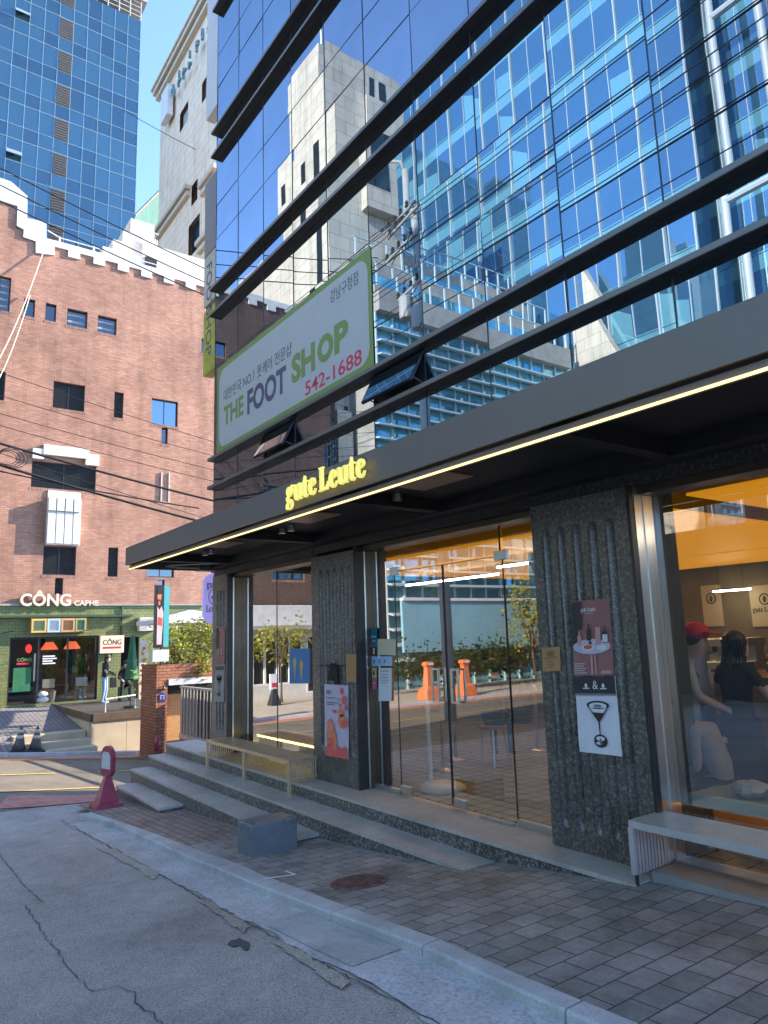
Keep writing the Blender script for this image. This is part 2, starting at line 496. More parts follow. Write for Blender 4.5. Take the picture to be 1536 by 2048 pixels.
# ------------------------------------------------------------------ lettering
def text_into(mb, s, o, u, v, size, depth=0.004, bold=0.0, align='LEFT', fit=None, shear=0.0):
    """adds the outline of a line of text: origin o, reading direction u, up v; fit = width to squeeze it to"""
    cu = bpy.data.curves.new('lettering_outline', 'FONT')
    cu.body = s; cu.size = 1.0; cu.extrude = 0.5; cu.offset = bold; cu.align_x = align; cu.resolution_u = 3; cu.shear = shear
    ob = bpy.data.objects.new('lettering_outline', cu); COL.objects.link(ob)
    dg = bpy.context.evaluated_depsgraph_get()
    me = bpy.data.meshes.new_from_object(ob.evaluated_get(dg))
    o, u, v = Vector(o), Vector(u).normalized(), Vector(v).normalized()
    n = u.cross(v)
    if len(me.vertices):
        xs = [p.co.x for p in me.vertices]
        sx = size if fit is None else fit / max(1e-6, max(xs) - min(xs))
        x0 = 0 if fit is None else min(xs)
        vs = [o + u * ((p.co.x - x0) * sx) + v * (p.co.y * size) + n * ((p.co.z + 0.5) * depth) for p in me.vertices]
        mb.add(vs, [list(f.vertices) for f in me.polygons])
    bpy.data.objects.remove(ob); bpy.data.curves.remove(cu); bpy.data.meshes.remove(me)
    return mb


def spline(pts, k=6):
    """Catmull-Rom through (x, y, width) points"""
    out = []
    P_ = [pts[0]] + list(pts) + [pts[-1]]
    for i in range(1, len(P_) - 2):
        for j in range(k):
            t = j / k
            out.append(tuple(0.5 * ((2 * b) + (-a + c) * t + (2 * a - 5 * b + 4 * c - d) * t * t + (-a + 3 * b - 3 * c + d) * t ** 3)
                             for a, b, c, d in zip(P_[i - 1], P_[i], P_[i + 1], P_[i + 2])))
    out.append(pts[-1])
    return out


# a fat, high-contrast serif face, drawn as pen strokes (x, y, pen width); x-height 0.62, cap height 0.9
GLYPHS = {
    'u': (0.52, [[(0.0, 0.60, .05), (0.06, 0.61, .06), (0.11, 0.60, .09)], [(0.12, 0.62, .15), (0.12, 0.3, .16), (0.13, 0.12, .16), (0.22, 0.03, .1), (0.33, 0.1, .06), (0.38, 0.2, .05)],
                 [(0.28, 0.6, .05), (0.34, 0.61, .06), (0.39, 0.6, .09)], [(0.40, 0.62, .15), (0.40, 0.1, .15)], [(0.38, 0.03, .07), (0.45, 0.03, .06), (0.5, 0.04, .04)]]),
    't': (0.36, [[(0.17, 0.84, .02), (0.16, 0.7, .08), (0.15, 0.55, .15), (0.15, 0.2, .16), (0.18, 0.05, .12), (0.26, 0.03, .07), (0.33, 0.1, .03)], [(0.0, 0.59, .05), (0.33, 0.6, .06)]]),
    'e': (0.46, [[(0.09, 0.33, .05), (0.25, 0.36, .05), (0.35, 0.42, .08), (0.33, 0.56, .10), (0.24, 0.62, .06), (0.14, 0.55, .11), (0.09, 0.36, .16), (0.11, 0.16, .15), (0.21, 0.04, .12), (0.33, 0.06, .08), (0.42, 0.2, .03)]]),
    'g': (0.44, [[(0.2, 0.61, .06), (0.09, 0.55, .12), (0.08, 0.38, .13), (0.17, 0.27, .06), (0.28, 0.36, .12), (0.29, 0.52, .12), (0.2, 0.61, .06)],
                 [(0.28, 0.58, .06), (0.36, 0.64, .09), (0.42, 0.62, .08)], [(0.14, 0.27, .05), (0.05, 0.19, .09), (0.1, 0.1, .14), (0.24, 0.07, .16), (0.33, -0.04, .13), (0.3, -0.2, .09), (0.16, -0.26, .06), (0.04, -0.2, .09), (0.05, -0.06, .07), (0.14, 0.04, .05)]]),
    'L': (0.54, [[(0.15, 0.88, .16), (0.15, 0.04, .16)], [(0.03, 0.87, .06), (0.27, 0.87, .06)], [(0.02, 0.03, .06), (0.46, 0.04, .07)], [(0.44, 0.04, .08), (0.5, 0.3, .03)], [(0.3, 0.05, .07), (0.43, 0.1, .1), (0.46, 0.18, .07)]]),
    ' ': (0.14, []),
}


def serif_into(mb, s, o, u, v, size, depth, fit=None):
    o, u, v = Vector(o), Vector(u).normalized(), Vector(v).normalized(); n = u.cross(v)
    total = sum(GLYPHS[c][0] for c in s)
    sx = size if fit is None else fit / total
    x, lay = 0.0, 0
    for ch in s:
        w, strokes = GLYPHS[ch]
        for st in strokes:
            pts = spline(st, 6) if len(st) > 2 else st
            lay = (lay + 1) % 5
            left, right = [], []
            for i, p in enumerate(pts):
                a, b = pts[max(i - 1, 0)], pts[min(i + 1, len(pts) - 1)]
                t = Vector((b[0] - a[0], b[1] - a[1], 0)); t.normalize()
                q = Vector((-t.y, t.x, 0)) * (p[2] * 0.43)
                left.append((p[0] + q.x, p[1] + q.y)); right.append((p[0] - q.x, p[1] - q.y))
            k = len(pts); d = depth + 0.0006 * lay
            mk = lambda P2, z: o + u * ((x + P2[0]) * sx) + v * (P2[1] * size) + n * z
            vs = [mk(p, d) for p in left] + [mk(p, d) for p in right] + [mk(p, 0) for p in left] + [mk(p, 0) for p in right]
            fs = []
            for i in range(k - 1):
                fs += [(i, i + k, i + k + 1, i + 1), (i, i + 1, i + 1 + 2 * k, i + 2 * k), (i + k, i + 3 * k, i + 3 * k + 1, i + k + 1)]
            fs += [(0, 2 * k, 3 * k, k), (k - 1, 2 * k - 1, 4 * k - 1, 3 * k - 1)]
            mb.add(vs, fs)
        x += w
    return mb


# ------------------------------------------------------------------ people and plants
def figure(parent, J, mats, pick, sc=0.88):
    """one continuous body grown over a posed skeleton; J: joints in metres relative to the thing's base"""
    V, E, Rr = [], [], []
    def add(p, r, link=None):
        V.append(tuple(Vector(p) * sc)); Rr.append((r[0] * sc, r[1] * sc))
        if link is not None: E.append((link, len(V) - 1))
        return len(V) - 1
    pel = add(J['pelvis'], (0.15, 0.115)); sp = add((Vector(J['pelvis']) + Vector(J['chest'])) / 2, (0.135, 0.105), pel)
    ch = add(J['chest'], (0.155, 0.115), sp)
    nk = add(J['neck'], (0.055, 0.055), ch); jaw = add(J['jaw'], (0.062, 0.068), nk)
    hd = add(J['head'], (0.082, 0.092), jaw)
    fw = Vector(J['face'])
    up = (Vector(J['head']) - Vector(J['jaw'])).normalized()
    add(Vector(J['head']) + up * 0.085, (0.055, 0.06), hd)
    add((Vector(J['head']) + Vector(J['jaw'])) / 2 + fw * 0.1, (0.013, 0.016), jaw)
    for s in ('l', 'r'):
        a = add(J['sh_' + s], (0.062, 0.062), ch); b = add(J['el_' + s], (0.042, 0.042), a)
        c = add(J['wr_' + s], (0.029, 0.027), b)
        d = (Vector(J['wr_' + s]) - Vector(J['el_' + s])).normalized()
        side = d.cross(Vector((0, 0, 1)))
        if side.length < 0.1: side = fw.copy()
        side.normalize(); nn = d.cross(side)
        pm = add(Vector(J['wr_' + s]) + d * 0.06, (0.034, 0.018), c)
        for k, (off, ln) in enumerate(((-0.027, .06), (-0.009, .075), (0.009, .07), (0.027, .055))):
            q = Vector(J['wr_' + s]) + d * 0.1 + side * off
            f1 = add(q, (0.0095, 0.009), pm); f2 = add(q + d * ln * .5 + nn * 0.012, (0.0085, 0.008), f1)
            add(q + d * ln * .85 + nn * 0.035, (0.0075, 0.007), f2)
        t1 = add(Vector(J['wr_' + s]) + d * 0.05 + side * 0.042 + nn * .01, (0.0105, 0.01), pm)
        add(Vector(J['wr_' + s]) + d * 0.085 + side * 0.055 + nn * .02, (0.0085, 0.008), t1)
        h = add(J['hip_' + s], (0.092, 0.092), pel); k_ = add(J['kn_' + s], (0.06, 0.062), h)
        an = add(J['an_' + s], (0.04, 0.042), k_); add(J['toe_' + s], (0.04, 0.03), an)
    me = bpy.data.meshes.new('body'); me.from_pydata(V, E, [])
    ob = bpy.data.objects.new('body', me); COL.objects.link(ob)
    sk = ob.modifiers.new('skin', 'SKIN'); sk.use_smooth_shade = True
    for i, sv in enumerate(me.skin_vertices[0].data): sv.radius = Rr[i]; sv.use_root = (i == 0)
    ss = ob.modifiers.new('sub', 'SUBSURF'); ss.levels = 2; ss.render_levels = 2
    dg = bpy.context.evaluated_depsgraph_get()
    m2 = bpy.data.meshes.new_from_object(ob.evaluated_get(dg))
    bpy.data.objects.remove(ob); bpy.data.meshes.remove(me)
    m2.name = 'body'
    m2.materials.clear()
    for m in mats: m2.materials.append(m)
    for p in m2.polygons:
        p.material_index = pick(p.center / sc); p.use_smooth = True
    ob = bpy.data.objects.new('body', m2); COL.objects.link(ob); ob.parent = parent
    return ob


def standing(face=(1, 0, 0), lean=0.0, **kw):
    """default standing joints, facing +x, z up; override by name"""
    J = dict(pelvis=(0, 0, .95), chest=(.01 + lean, 0, 1.3), neck=(.02 + lean * 1.3, 0, 1.46), jaw=(.04 + lean * 1.5, 0, 1.54), head=(.04 + lean * 1.6, 0, 1.62), face=face,
             sh_l=(lean, .19, 1.4), sh_r=(lean, -.19, 1.4), el_l=(-.02 + lean, .25, 1.12), el_r=(-.02 + lean, -.25, 1.12),
             wr_l=(.06 + lean, .25, .88), wr_r=(.06 + lean, -.25, .88), hip_l=(0, .09, .9), hip_r=(0, -.09, .9),
             kn_l=(.02, .1, .5), kn_r=(.02, -.1, .5), an_l=(-.01, .1, .08), an_r=(-.01, -.1, .08), toe_l=(.13, .12, .035), toe_r=(.13, -.12, .035))
    J.update(kw); J['face'] = Vector(J['face'])
    return J


def hair_cap(parent, J, mat, sc=.88, long=0.0, name='hair'):
    """hair: a shell over the back and top of the skull, with a fall of length long"""
    mb = MB(); b = root_of(parent).location
    h = Vector(J['head']); fw = Vector(J['face'])
    c = (h - fw * 0.022 + Vector((0, 0, .025))) * sc + b
    mb.ball(c, .104 * sc, .104 * sc, .108 * sc, 14, 9)
    if long:
        for k in range(9):
            a = -1.5 + 3.0 * k / 8
            side = Vector((-fw.y, fw.x, 0))
            r0 = c - fw * (0.075 * sc * math.cos(a)) + side * (0.09 * sc * math.sin(a))
            mb.tube([r0 + Vector((0, 0, .02)), r0 - fw * .02 + Vector((0, 0, -long * .5)), r0 * 1.0 + Vector((0, 0, -long * (0.9 + .1 * math.cos(a))))],
                    [.035 * sc, .04 * sc, .014 * sc], 7)
    return mb.build(name, mat, parent, smooth=True)


def leaves_into(mb, c, rx, ry, rz, n, size, rnd, hollow=0.45, droop=0.2, aspect=0.45):
    """n leaf blades spread through clumps inside an ellipsoid"""
    c = Vector(c)
    clumps = []
    for k in range(max(6, n // 45)):
        d = Vector((rnd.gauss(0, 1), rnd.gauss(0, 1), rnd.gauss(0, 1))).normalized()
        rr = hollow + (1 - hollow) * rnd.random() ** .6
        clumps.append((c + Vector((d.x * rx * rr, d.y * ry * rr, d.z * rz * rr)), 0.16 + .2 * rnd.random()))
    for k in range(n):
        q, s = clumps[rnd.randrange(len(clumps))]
        p = q + Vector((rnd.gauss(0, 1) * rx * s, rnd.gauss(0, 1) * ry * s, rnd.gauss(0, 1) * rz * s))
        d = Vector((rnd.gauss(0, 1), rnd.gauss(0, 1), rnd.gauss(0, .7) - droop)).normalized()
        w = d.cross(Vector((rnd.gauss(0, 1), rnd.gauss(0, 1), rnd.gauss(0, 1)))).normalized()
        l = size * (0.6 + .8 * rnd.random()); ww = l * aspect / 2
        mb.add([p, p + d * l * .5 + w * ww, p + d * l, p + d * l * .5 - w * ww], [(0, 1, 2, 3)])
    return mb


def shrub(name, base, rx, ry, h, n, size, mat, label, cat, group=None, stems=5, seed=1, trunk=0.0, tr=.03):
    rnd = random.Random(seed); base = Vector(base)
    t = thing(name, base, label, cat, group)
    top = base + Vector((0, 0, trunk + h * .5))
    sm = MB()
    if trunk:
        sm.tube([base, base + Vector((.03, .02, trunk * .6)), base + Vector((0, 0, trunk + h * .45))], [tr, tr * .8, tr * .35], 8)
        s0 = base + Vector((0, 0, trunk * .85))
    else: s0 = base
    for k in range(stems):
        d = Vector((rnd.uniform(-1, 1) * rx * .7, rnd.uniform(-1, 1) * ry * .7, 0))
        e = top + d + Vector((0, 0, rnd.uniform(-.1, .35) * h))
        r0 = tr * .5 if trunk else .012
        sm.tube([s0 + d * .08, (s0 + e) / 2 + d * .2, e], [r0, r0 * .7, r0 * .3], 6)
    sm.build('trunk' if trunk else 'stem', M['bark'], t, smooth=True)
    leaves_into(MB(), top, rx, ry, h / 2, 0, size, rnd)
    cm = MB(); leaves_into(cm, top, rx, ry, h / 2, n, size, rnd)
    cm.build('crown' if trunk else 'foliage', mat, t)
    return t


M['bark'] = pbr('bark', (0.12, 0.085, 0.06), 0.9, var=0.3, vscale=12)
M['leaf_yellow'] = leafmat('sunny_leaves', (0.22, 0.25, 0.035), (0.42, 0.38, 0.075))
M['leaf'] = leafmat('green_leaves', (0.04, 0.09, 0.02), (0.1, 0.17, 0.035))
M['leaf_dark'] = leafmat('dark_leaves', (0.02, 0.05, 0.015), (0.05, 0.09, 0.03))


# ------------------------------------------------------------------ the ground
PROF = [(-12.5, -.655), (-11, -.585), (-9.3, -.50), (-6.85, -.372), (-5.5, -.268), (-4.3, -.148), (-3.2, -.022), (-2, .05), (0, .16), (3, .27), (10, .45), (40, .8)]


def lerp_tab(tab, x):
    if x <= tab[0][0]: return tab[0][1]
    for (a, b), (c, d) in zip(tab, tab[1:]):
        if x <= c: return b + (d - b) * (x - a) / (c - a)
    return tab[-1][1]


def smooth01(t): t = max(0.0, min(1.0, t)); return t * t * (3 - 2 * t)


def G(x, y):
    """height of the walked-on ground (pavement level)"""
    z = lerp_tab(PROF, x)
    if x < -12.5: z += .035 * (max(x, -26) + 12.5)
    z -= .1 * (max(1.0, min(9.0, y)) - 3) * smooth01((-10.9 - x) / 1.9)
    return z


def sheet(name, xs, ys, zf, mat, label, uvcut=None):
    mb = MB(); nx = len(xs)
    mb.add([(x, y, zf(x, y)) for y in ys for x in xs],
           [(j * nx + i, j * nx + i + 1, (j + 1) * nx + i + 1, (j + 1) * nx + i) for j in range(len(ys) - 1) for i in range(nx - 1)
            if not uvcut or uvcut((xs[i] + xs[i + 1]) / 2, (ys[j] + ys[j + 1]) / 2)])
    o = mb.build(name, mat, None, smooth=True)
    return structure(o, label)


def rng(a, b, s):
    n = max(1, int(round((b - a) / s)))
    return [a + (b - a) * i / n for i in range(n + 1)]


gx = [-600, -300, -150, -80, -50] + rng(-40, -19.9, 1.2) + rng(-11.6, 6, .5) + [8, 12, 20, 40, 80, 200, 600]
gy = [-600, -300, -120, -60, -40, -30, -20, -12, -8] + rng(-6, 12, .5) + [14, 20, 30, 40, 80, 200, 600]
KI = [(-10.26, 2.56), (-9.4, 2.63), (-8.5, 2.70), (-6.36, 2.79), (-4.2, 2.70), (-2.65, 2.61), (-1, 2.6)]
KO = [(-10.26, 2.41), (-9.7, 2.52), (-9.16, 2.577), (-6.1, 2.61), (-4.0, 2.56), (-2.67, 2.50), (-1, 2.47)]


def road_z(x, y): return G(x, y) - .065


sheet('road', gx, gy, lambda x, y: -1.3 if (x > -10.7 and 4.4 < y < 12) else road_z(x, y), M['asphalt'], 'grey asphalt side street sloping down beside the pavement',
      lambda x, y: not (-19.9 < x < -11.6 and abs(y) < 30))
# the sunlit cross street is another, paler asphalt
sheet('cross_street', rng(-19.9, -11.6, .4), rng(-30, 30, .5), road_z, M['street'], 'sunlit pale asphalt cross street')


def strip(name, pts, w0, w1, mat, label, dz, zf=road_z, seg=.3):
    """a painted or poured strip laid on the ground between two (x, y) ends"""
    (x0, y0), (x1, y1) = pts
    n = max(2, int(math.hypot(x1 - x0, y1 - y0) / seg)); mb = MB()
    dx, dy = x1 - x0, y1 - y0; l = math.hypot(dx, dy); nxx, nyy = -dy / l, dx / l
    vs = []
    for i in range(n + 1):
        t = i / n; w = w0 + (w1 - w0) * t; x, y = x0 + dx * t, y0 + dy * t
        for s in (-1, 1):
            px_, py_ = x + nxx * w / 2 * s, y + nyy * w / 2 * s
            vs.append((px_, py_, zf(px_, py_) + dz))
    mb.add(vs, [(2 * i, 2 * i + 2, 2 * i + 3, 2 * i + 1) for i in range(n)])
    return structure(mb.build(name, mat), label)


strip('road_marking', [(-15.6, -30), (-15.6, 3.2)], .12, .12, M['yellow'], 'thin yellow centre line on the sunlit cross street', .012)
strip('road_marking', [(-15.6, 4.0), (-15.6, 9)], .12, .12, M['yellow'], 'thin yellow centre line on the sunlit cross street', .012)
strip('road_marking', [(-13.1, -30), (-13.1, 12)], .1, .1, M['yellow'], 'pale yellow edge line of the cross street', .012)
strip('road_marking', [(-19.25, -30), (-19.25, 14)], .75, .75, M['red_paint'], 'red painted strip along the far kerb', .008)
strip('road_marking', [(-19.1, 3.6), (-19.35, 5.2)], .12, .12, M['white_paint'], 'white stroke painted on the red strip', .014)
strip('road_marking', [(-19.05, 5.4), (-19.4, 6.6)], .12, .1, M['white_paint'], 'white stroke painted on the red strip', .014)
strip('road_marking', [(-18.75, -30), (-18.75, 14)], .1, .1, M['yellow'], 'yellow line beside the red strip', .012)
strip('road_marking', [(-12.2, 1.8), (-11.5, 4.0)], .9, .7, M['red_paint'], 'reddish tinted patch by the step ends', .012)  # reddish tone laid over the street surface

# gutter slabs, kerb stones and pavement in front of the cafe
gut_edge = lambda x: lerp_tab([(-10.2, 2.21), (-7.9, 2.27), (-5.75, 2.276), (-3.96, 2.176), (-2.66, 2.117), (0, 2.05)], x)
gx2 = rng(-10.0, 4, .1)
mb = MB()
vs = []
for x in gx2:
    e = gut_edge(x) + .012 * math.sin(x * 5.3) + .008 * math.sin(x * 17.1) + random.gauss(0, .006)
    for y in (e, e + .12, lerp_tab(KO, x) + .01): vs.append((x, y, road_z(x, y) + .006))
mb.add(vs, [(3 * i + j, 3 * i + 3 + j, 3 * i + 4 + j, 3 * i + 1 + j) for i in range(len(gx2) - 1) for j in (0, 1)])
structure(mb.build('gutter', M['gutter'], smooth=True), 'rough pale concrete gutter along the kerb')
mb = MB(); gx3 = rng(-4.6, -3.45, .1); vs = []
for x in gx3:
    e = gut_edge(x) + .05
    for y in (e, lerp_tab(KO, x) - .005): vs.append((x, y, road_z(x, y) + .010))
mb.add(vs, [(2 * i, 2 * i + 2, 2 * i + 3, 2 * i + 1) for i in range(len(gx3) - 1)])
structure(mb.build('gutter_patch', M['gutter_warm'], smooth=True), 'smoother beige concrete repair in the gutter')

mb = MB()
x = -10.25; k = 0
while x < 5:
    l = 1.0; n = 6
    for i in range(n):
        a, b = x + (l - .012) * i / n, x + (l - .012) * (i + 1) / n
        ao, bo, ai, bi = lerp_tab(KO, a), lerp_tab(KO, b), lerp_tab(KI, a), lerp_tab(KI, b)
        za, zb = G(a, 2.5), G(b, 2.5)
        vs = [(a, ao, za - .2), (b, bo, zb - .2), (b, bo, zb - .012), (a, ao, za - .012),
              (a, ao + .012, za), (b, bo + .012, zb), (b, bi, zb), (a, ai, za), (b, bi, zb - .2), (a, ai, za - .2)]
        mb.add(vs, [(0, 1, 2, 3), (3, 2, 5, 4), (4, 5, 6, 7), (7, 6, 8, 9)] + ([(0, 3, 4, 7, 9)] if i == 0 else []) + ([(1, 8, 6, 5, 2)] if i == n - 1 else []))
    x += l
structure(mb.build('kerb', M['kerb']), 'low grey granite kerb stones')

def pave_y0(x): return lerp_tab(KI, x)
mb = MB(); xs = rng(-7.3, 8, .15)
mb.add([(x, y, G(x, y)) for x in xs for y in (pave_y0(x), 3.2, 4.35)], [(3 * i + j, 3 * i + 3 + j, 3 * i + 4 + j, 3 * i + 1 + j) for i in range(len(xs) - 1) for j in (0, 1)])
structure(mb.build('pavement', M['paver'], smooth=True), 'grey slate paving in front of the cafe')
mb = MB(); xs = rng(-11.0, -7.3, .2)
mb.add([(x, y, G(x, y)) for x in xs for y in (pave_y0(x), 3.4, 4.2)], [(3 * i + j, 3 * i + 3 + j, 3 * i + 4 + j, 3 * i + 1 + j) for i in range(len(xs) - 1) for j in (0, 1)])
structure(mb.build('brick_pavement', M['paver_small'], smooth=True), 'small reddish brick paving below the steps')

# cracks, patches and worn paint on the near road
def ground_poly(name, pix, mat, label, dz, rough=0.0):
    rnd = random.Random(len(pix) + int(pix[0][0])); mb = MB(); pts = []
    fine = []
    for (x0, y0), (x1, y1) in zip(pix, pix[1:] + pix[:1]):
        n = max(1, int(math.hypot(x1 - x0, y1 - y0) / 7)) if rough else 1
        for i in range(n): fine.append((x0 + (x1 - x0) * i / n + rnd.gauss(0, rough), y0 + (y1 - y0) * i / n + rnd.gauss(0, rough)))
    for x, y in fine:
        p = at(x, y, Z=-.25)
        for _ in range(12): p = at(x, y, Z=road_z(p.x, p.y))
        pts.append((p.x, p.y, road_z(p.x, p.y) + dz))
    mb.poly(*pts)
    return structure(mb.build(name, mat), label)

def crack(pix, w, label):
    rnd = random.Random(len(pix)); mb = MB(); P3 = []
    for x, y in pix:
        p = at(x, y, Z=-.25)
        for _ in range(12): p = at(x, y, Z=road_z(p.x, p.y))
        P3.append(p)
    fine = []
    for a, b in zip(P3, P3[1:]):
        n = max(2, int((b - a).length / .06))
        for i in range(n): fine.append(a.lerp(b, i / n) + Vector((rnd.gauss(0, .008), rnd.gauss(0, .008), 0)))
    fine.append(P3[-1]); vs = []
    for i, p in enumerate(fine):
        t = (fine[min(i + 1, len(fine) - 1)] - fine[max(i - 1, 0)]); nn = Vector((-t.y, t.x, 0)).normalized()
        ww = w * (.4 + .9 * rnd.random())
        for s in (-.5, .5):
            q = p + nn * ww * s; vs.append((q.x, q.y, road_z(q.x, q.y) + .008))
    mb.add(vs, [(2 * i, 2 * i + 1, 2 * i + 3, 2 * i + 2) for i in range(len(fine) - 1)])
    return structure(mb.build('road_crack', M['crack']), label)

crack([(0, 1712), (48, 1772), (86, 1806), (48, 1812), (95, 1880), (150, 1955), (186, 1985), (240, 1972), (268, 1998), (305, 2030), (330, 2060)], .008, 'dark jagged crack across the asphalt')
crack([(120, 1640), (160, 1662), (240, 1706), (330, 1756), (450, 1822), (600, 1905), (700, 1958), (880, 2052)], .010, 'dark seam between asphalt and concrete gutter')
ground_poly('road_patch', [(455, 1888), (478, 1880), (500, 1890), (496, 1898), (470, 1899)], M['crack'], 'small dark tar spot on the asphalt', .009, 2.0)
for q, a, b in (([(190, 1692), (205, 1687), (322, 1747), (306, 1758)], 0, 0), ([(393, 1803), (408, 1798), (507, 1857), (488, 1867)], 0, 0), ([(548, 1890), (566, 1884), (702, 1965), (682, 1980)], 0, 0)):
    ground_poly('road_marking', q, M['yellow_worn'], 'worn yellow edge stripe on the asphalt', .009, 2.5)
for q in (([(526, 1758), (590, 1749), (591, 1751), (528, 1760)]), ([(571, 1742), (592, 1749), (590, 1751), (569, 1744)])):
    pts = []
    for x, y in q:
        p = at(x, y, Z=-.3)
        for _ in range(12): p = at(x, y, Z=G(p.x, p.y))
        pts.append((p.x, p.y, G(p.x, p.y) + .005))
    structure(MB().poly(*pts).build('pavement_marking', M['white']), 'white survey mark painted on the paving')


# ------------------------------------------------------------------ the cafe building
X0, XR, YF, YB = -10.6, 3.8, 4.35, 11.6
GY = 4.56                                   # plane of the shop glass
bld = thing('cafe_building', (X0, YF, 0), 'mirror glass office block with black ledges above a cafe with fluted dark granite piers', 'building')

# stone base and steps
mb = MB()
mb.box(-11.85, -3.02, 4.06, 4.6, -.03, 0)
mb.m = 1
mb.box(-11.83, -3.04, 4.08, 4.6, -1.0, -.03)
plat = mb.build('platform', [M['granite_top'], M['granite_rough']], bld)
for (xa, xb, y0, y1, z, low) in ((-11.75, -4.3, 3.765, 4.08, -.145, -.9), (-11.6, -6.45, 3.45, 3.785, -.292, -.9), (-11.25, -9.33, 3.14, 3.47, -.44, -.9)):
    mb = MB(); mb.box(xa, xb, y0, y1, z - .03, z); mb.m = 1
    mb.box(xa + .015, xb - .015, y0 + .012, y1 - .003, low, z - .03)
    mb.build('step', [M['granite_top'], M['granite_rough']], bld)

# fluted piers: a height field with five grooves, ends rounded
def pier(x0, x1, z0, z1, grooves, hw, gz0, gz1):
    mb = MB(); xs = {x0, x1}
    for g in grooves:
        for i in range(-6, 7): xs.add(g + hw * math.sin(i / 6 * math.pi / 2))
    xs = sorted(xs)
    zs = {z0, z1}
    for i in range(8):
        a = math.sin(i / 7 * math.pi / 2)
        zs.add(gz1 - hw * 2.2 * (1 - a)); zs.add(gz0 + hw * 2.2 * (1 - a))
    zs = sorted(zs)
    def dep(x, z):
        for g in grooves:
            if abs(x - g) < hw and gz0 < z < gz1:
                e = min(gz1 - z, z - gz0) / (hw * 2.2)
                w = hw * (math.sqrt(max(0, 1 - (1 - e) ** 2)) if e < 1 else 1)
                if abs(x - g) < w: return .95 * math.sqrt(w * w - (x - g) ** 2)
        return 0
    nx = len(xs)
    mb.add([(x, YF + dep(x, z), z) for z in zs for x in xs],
           [(j * nx + i, j * nx + i + 1, (j + 1) * nx + i + 1, (j + 1) * nx + i) for j in range(len(zs) - 1) for i in range(nx - 1)])
    mb.poly((x1, YF, z0), (x1, YF + .32, z0), (x1, YF + .32, z1), (x1, YF, z1))
    mb.poly((x0, YF + .32, z0), (x0, YF, z0), (x0, YF, z1), (x0, YF + .32, z1))
    mb.poly((x1, YF + .32, z0), (x0, YF + .32, z0), (x0, YF + .32, z1), (x1, YF + .32, z1))
    return mb.build('granite_pier', M['granite_pier'], bld)

pier(-10.6, -10.05, 0, 2.6, [-10.4 + .115 * i for i in range(3)], .034, .25, 2.37)
pier(-7.53, -6.6, 0, 2.56, [-7.31 + .157 * i for i in range(5)], .044, .3, 2.40)
pier(-3.94, -3.03, 0, 2.60, [-3.80 + .152 * i for i in range(5)], .044, .13, 2.40)
pier(.6, 1.5, -.1, 2.60, [.74 + .152 * i for i in range(5)], .044, .13, 2.40)
# dark upright strips and metal frames lining the returns between piers and glass
for x, y0, y1 in ((-10.05, 4.355, 4.43), (-6.6, 4.355, 4.47), (-3.03, 4.355, 4.405)):
    MB().box(x + .002, x + .022, y0, y1, 0, 2.6).build('jamb', M['black_metal'], bld)
mb = MB(); mb.box(-3.028, -3.004, 4.408, 4.50, .02, 2.6); mb.box(-3.028, -2.996, 4.50, GY + .05, .02, 2.6); mb.build('window_frame', M['steel'], bld)
MB().box(-2.995, .59, GY - .08, GY + .05, .02, .07).build('window_frame', M['steel'], bld)
for x, y0 in ((-10.05, 4.433), (-6.6, 4.473)):
    d = MB().box(x + .002, x + .026, y0 + .02, GY + .04, 0, 2.545).build('door_frame', M['bronze'], bld)
    MB().box(x + .002, x + .03, y0, y0 + .018, 0, 2.545).build('steel_bead', M['steel'], d)
# lintel stone below the canopy, transom channels
mb = MB()
mb.box(-10.6, -7.53, YF + .015, YF + .4, 2.60, 2.80); mb.box(-7.54, -3.93, YF + .02, YF + .4, 2.605, 2.80); mb.box(-3.93, XR, YF + .015, YF + .4, 2.60, 2.80)
M['granite_dark'] = granite('black_granite', (0.012, 0.012, 0.011), (0.075, 0.072, 0.062), 0.56, 0.5, 38, 0.2)
mb.build('lintel', M['granite_dark'], bld)
MB().box(-6.56, -6.45, GY + .05, GY + .14, 0, 2.6).build('inner_post', M['bronze'], bld)
mb = MB()
for a, b in ((-10.02, -7.535), (-6.57, -3.945), (-2.99, .6)):
    mb.box(a, b, GY - .12, GY + .05, 2.545, 2.598)
mb.build('transom', M['bronze'], bld)
mb = MB(); mb.box(-3.0, XR, 4.22, 4.52, -.3, .055); mb.build('window_sill', M['concrete'], bld)

# shop windows and the glass doors
def sheet_glass(name, rects, mat, parent, y=GY):
    mb = MB()
    for (xa, xb, za, zb) in rects: mb.poly((xa, y, za), (xb, y, za), (xb, y, zb), (xa, y, zb))
    return mb.build(name, mat, parent)

w = sheet_glass('shop_window', [(-10.023, -8.848, .02, 2.545), (-8.842, -7.52, .02, 2.545)], M['shop_glass_left'], bld)
MB().box(-8.85, -8.84, GY - .006, GY + .006, .02, 2.545).build('silicone_joint', M['mullion'], w)
w = sheet_glass('shop_window', [(-2.994, -.99, .07, 2.545), (-.985, .6, .07, 2.545)], M['shop_glass'], bld)
MB().box(-.992, -.983, GY - .006, GY + .006, .07, 2.545).build('silicone_joint', M['mullion'], w)
sheet_glass('side_light', [(-6.572, -6.125, .03, 2.545), (-4.485, -3.945, .03, 2.545), (-6.125, -4.525, 2.29, 2.545)], M['door_glass'], bld, GY + .004)
MB().box(-6.572, -6.125, GY - .02, GY + .03, 0, .045).build('bottom_rail', M['steel'], bld)
MB().box(-4.485, -3.945, GY - .02, GY + .03, 0, .05).build('bottom_rail', M['steel'], bld)
MB().box(-4.53, -4.52, GY - .004, GY + .012, 2.29, 2.545).build('glass_joint', M['mullion'], bld)
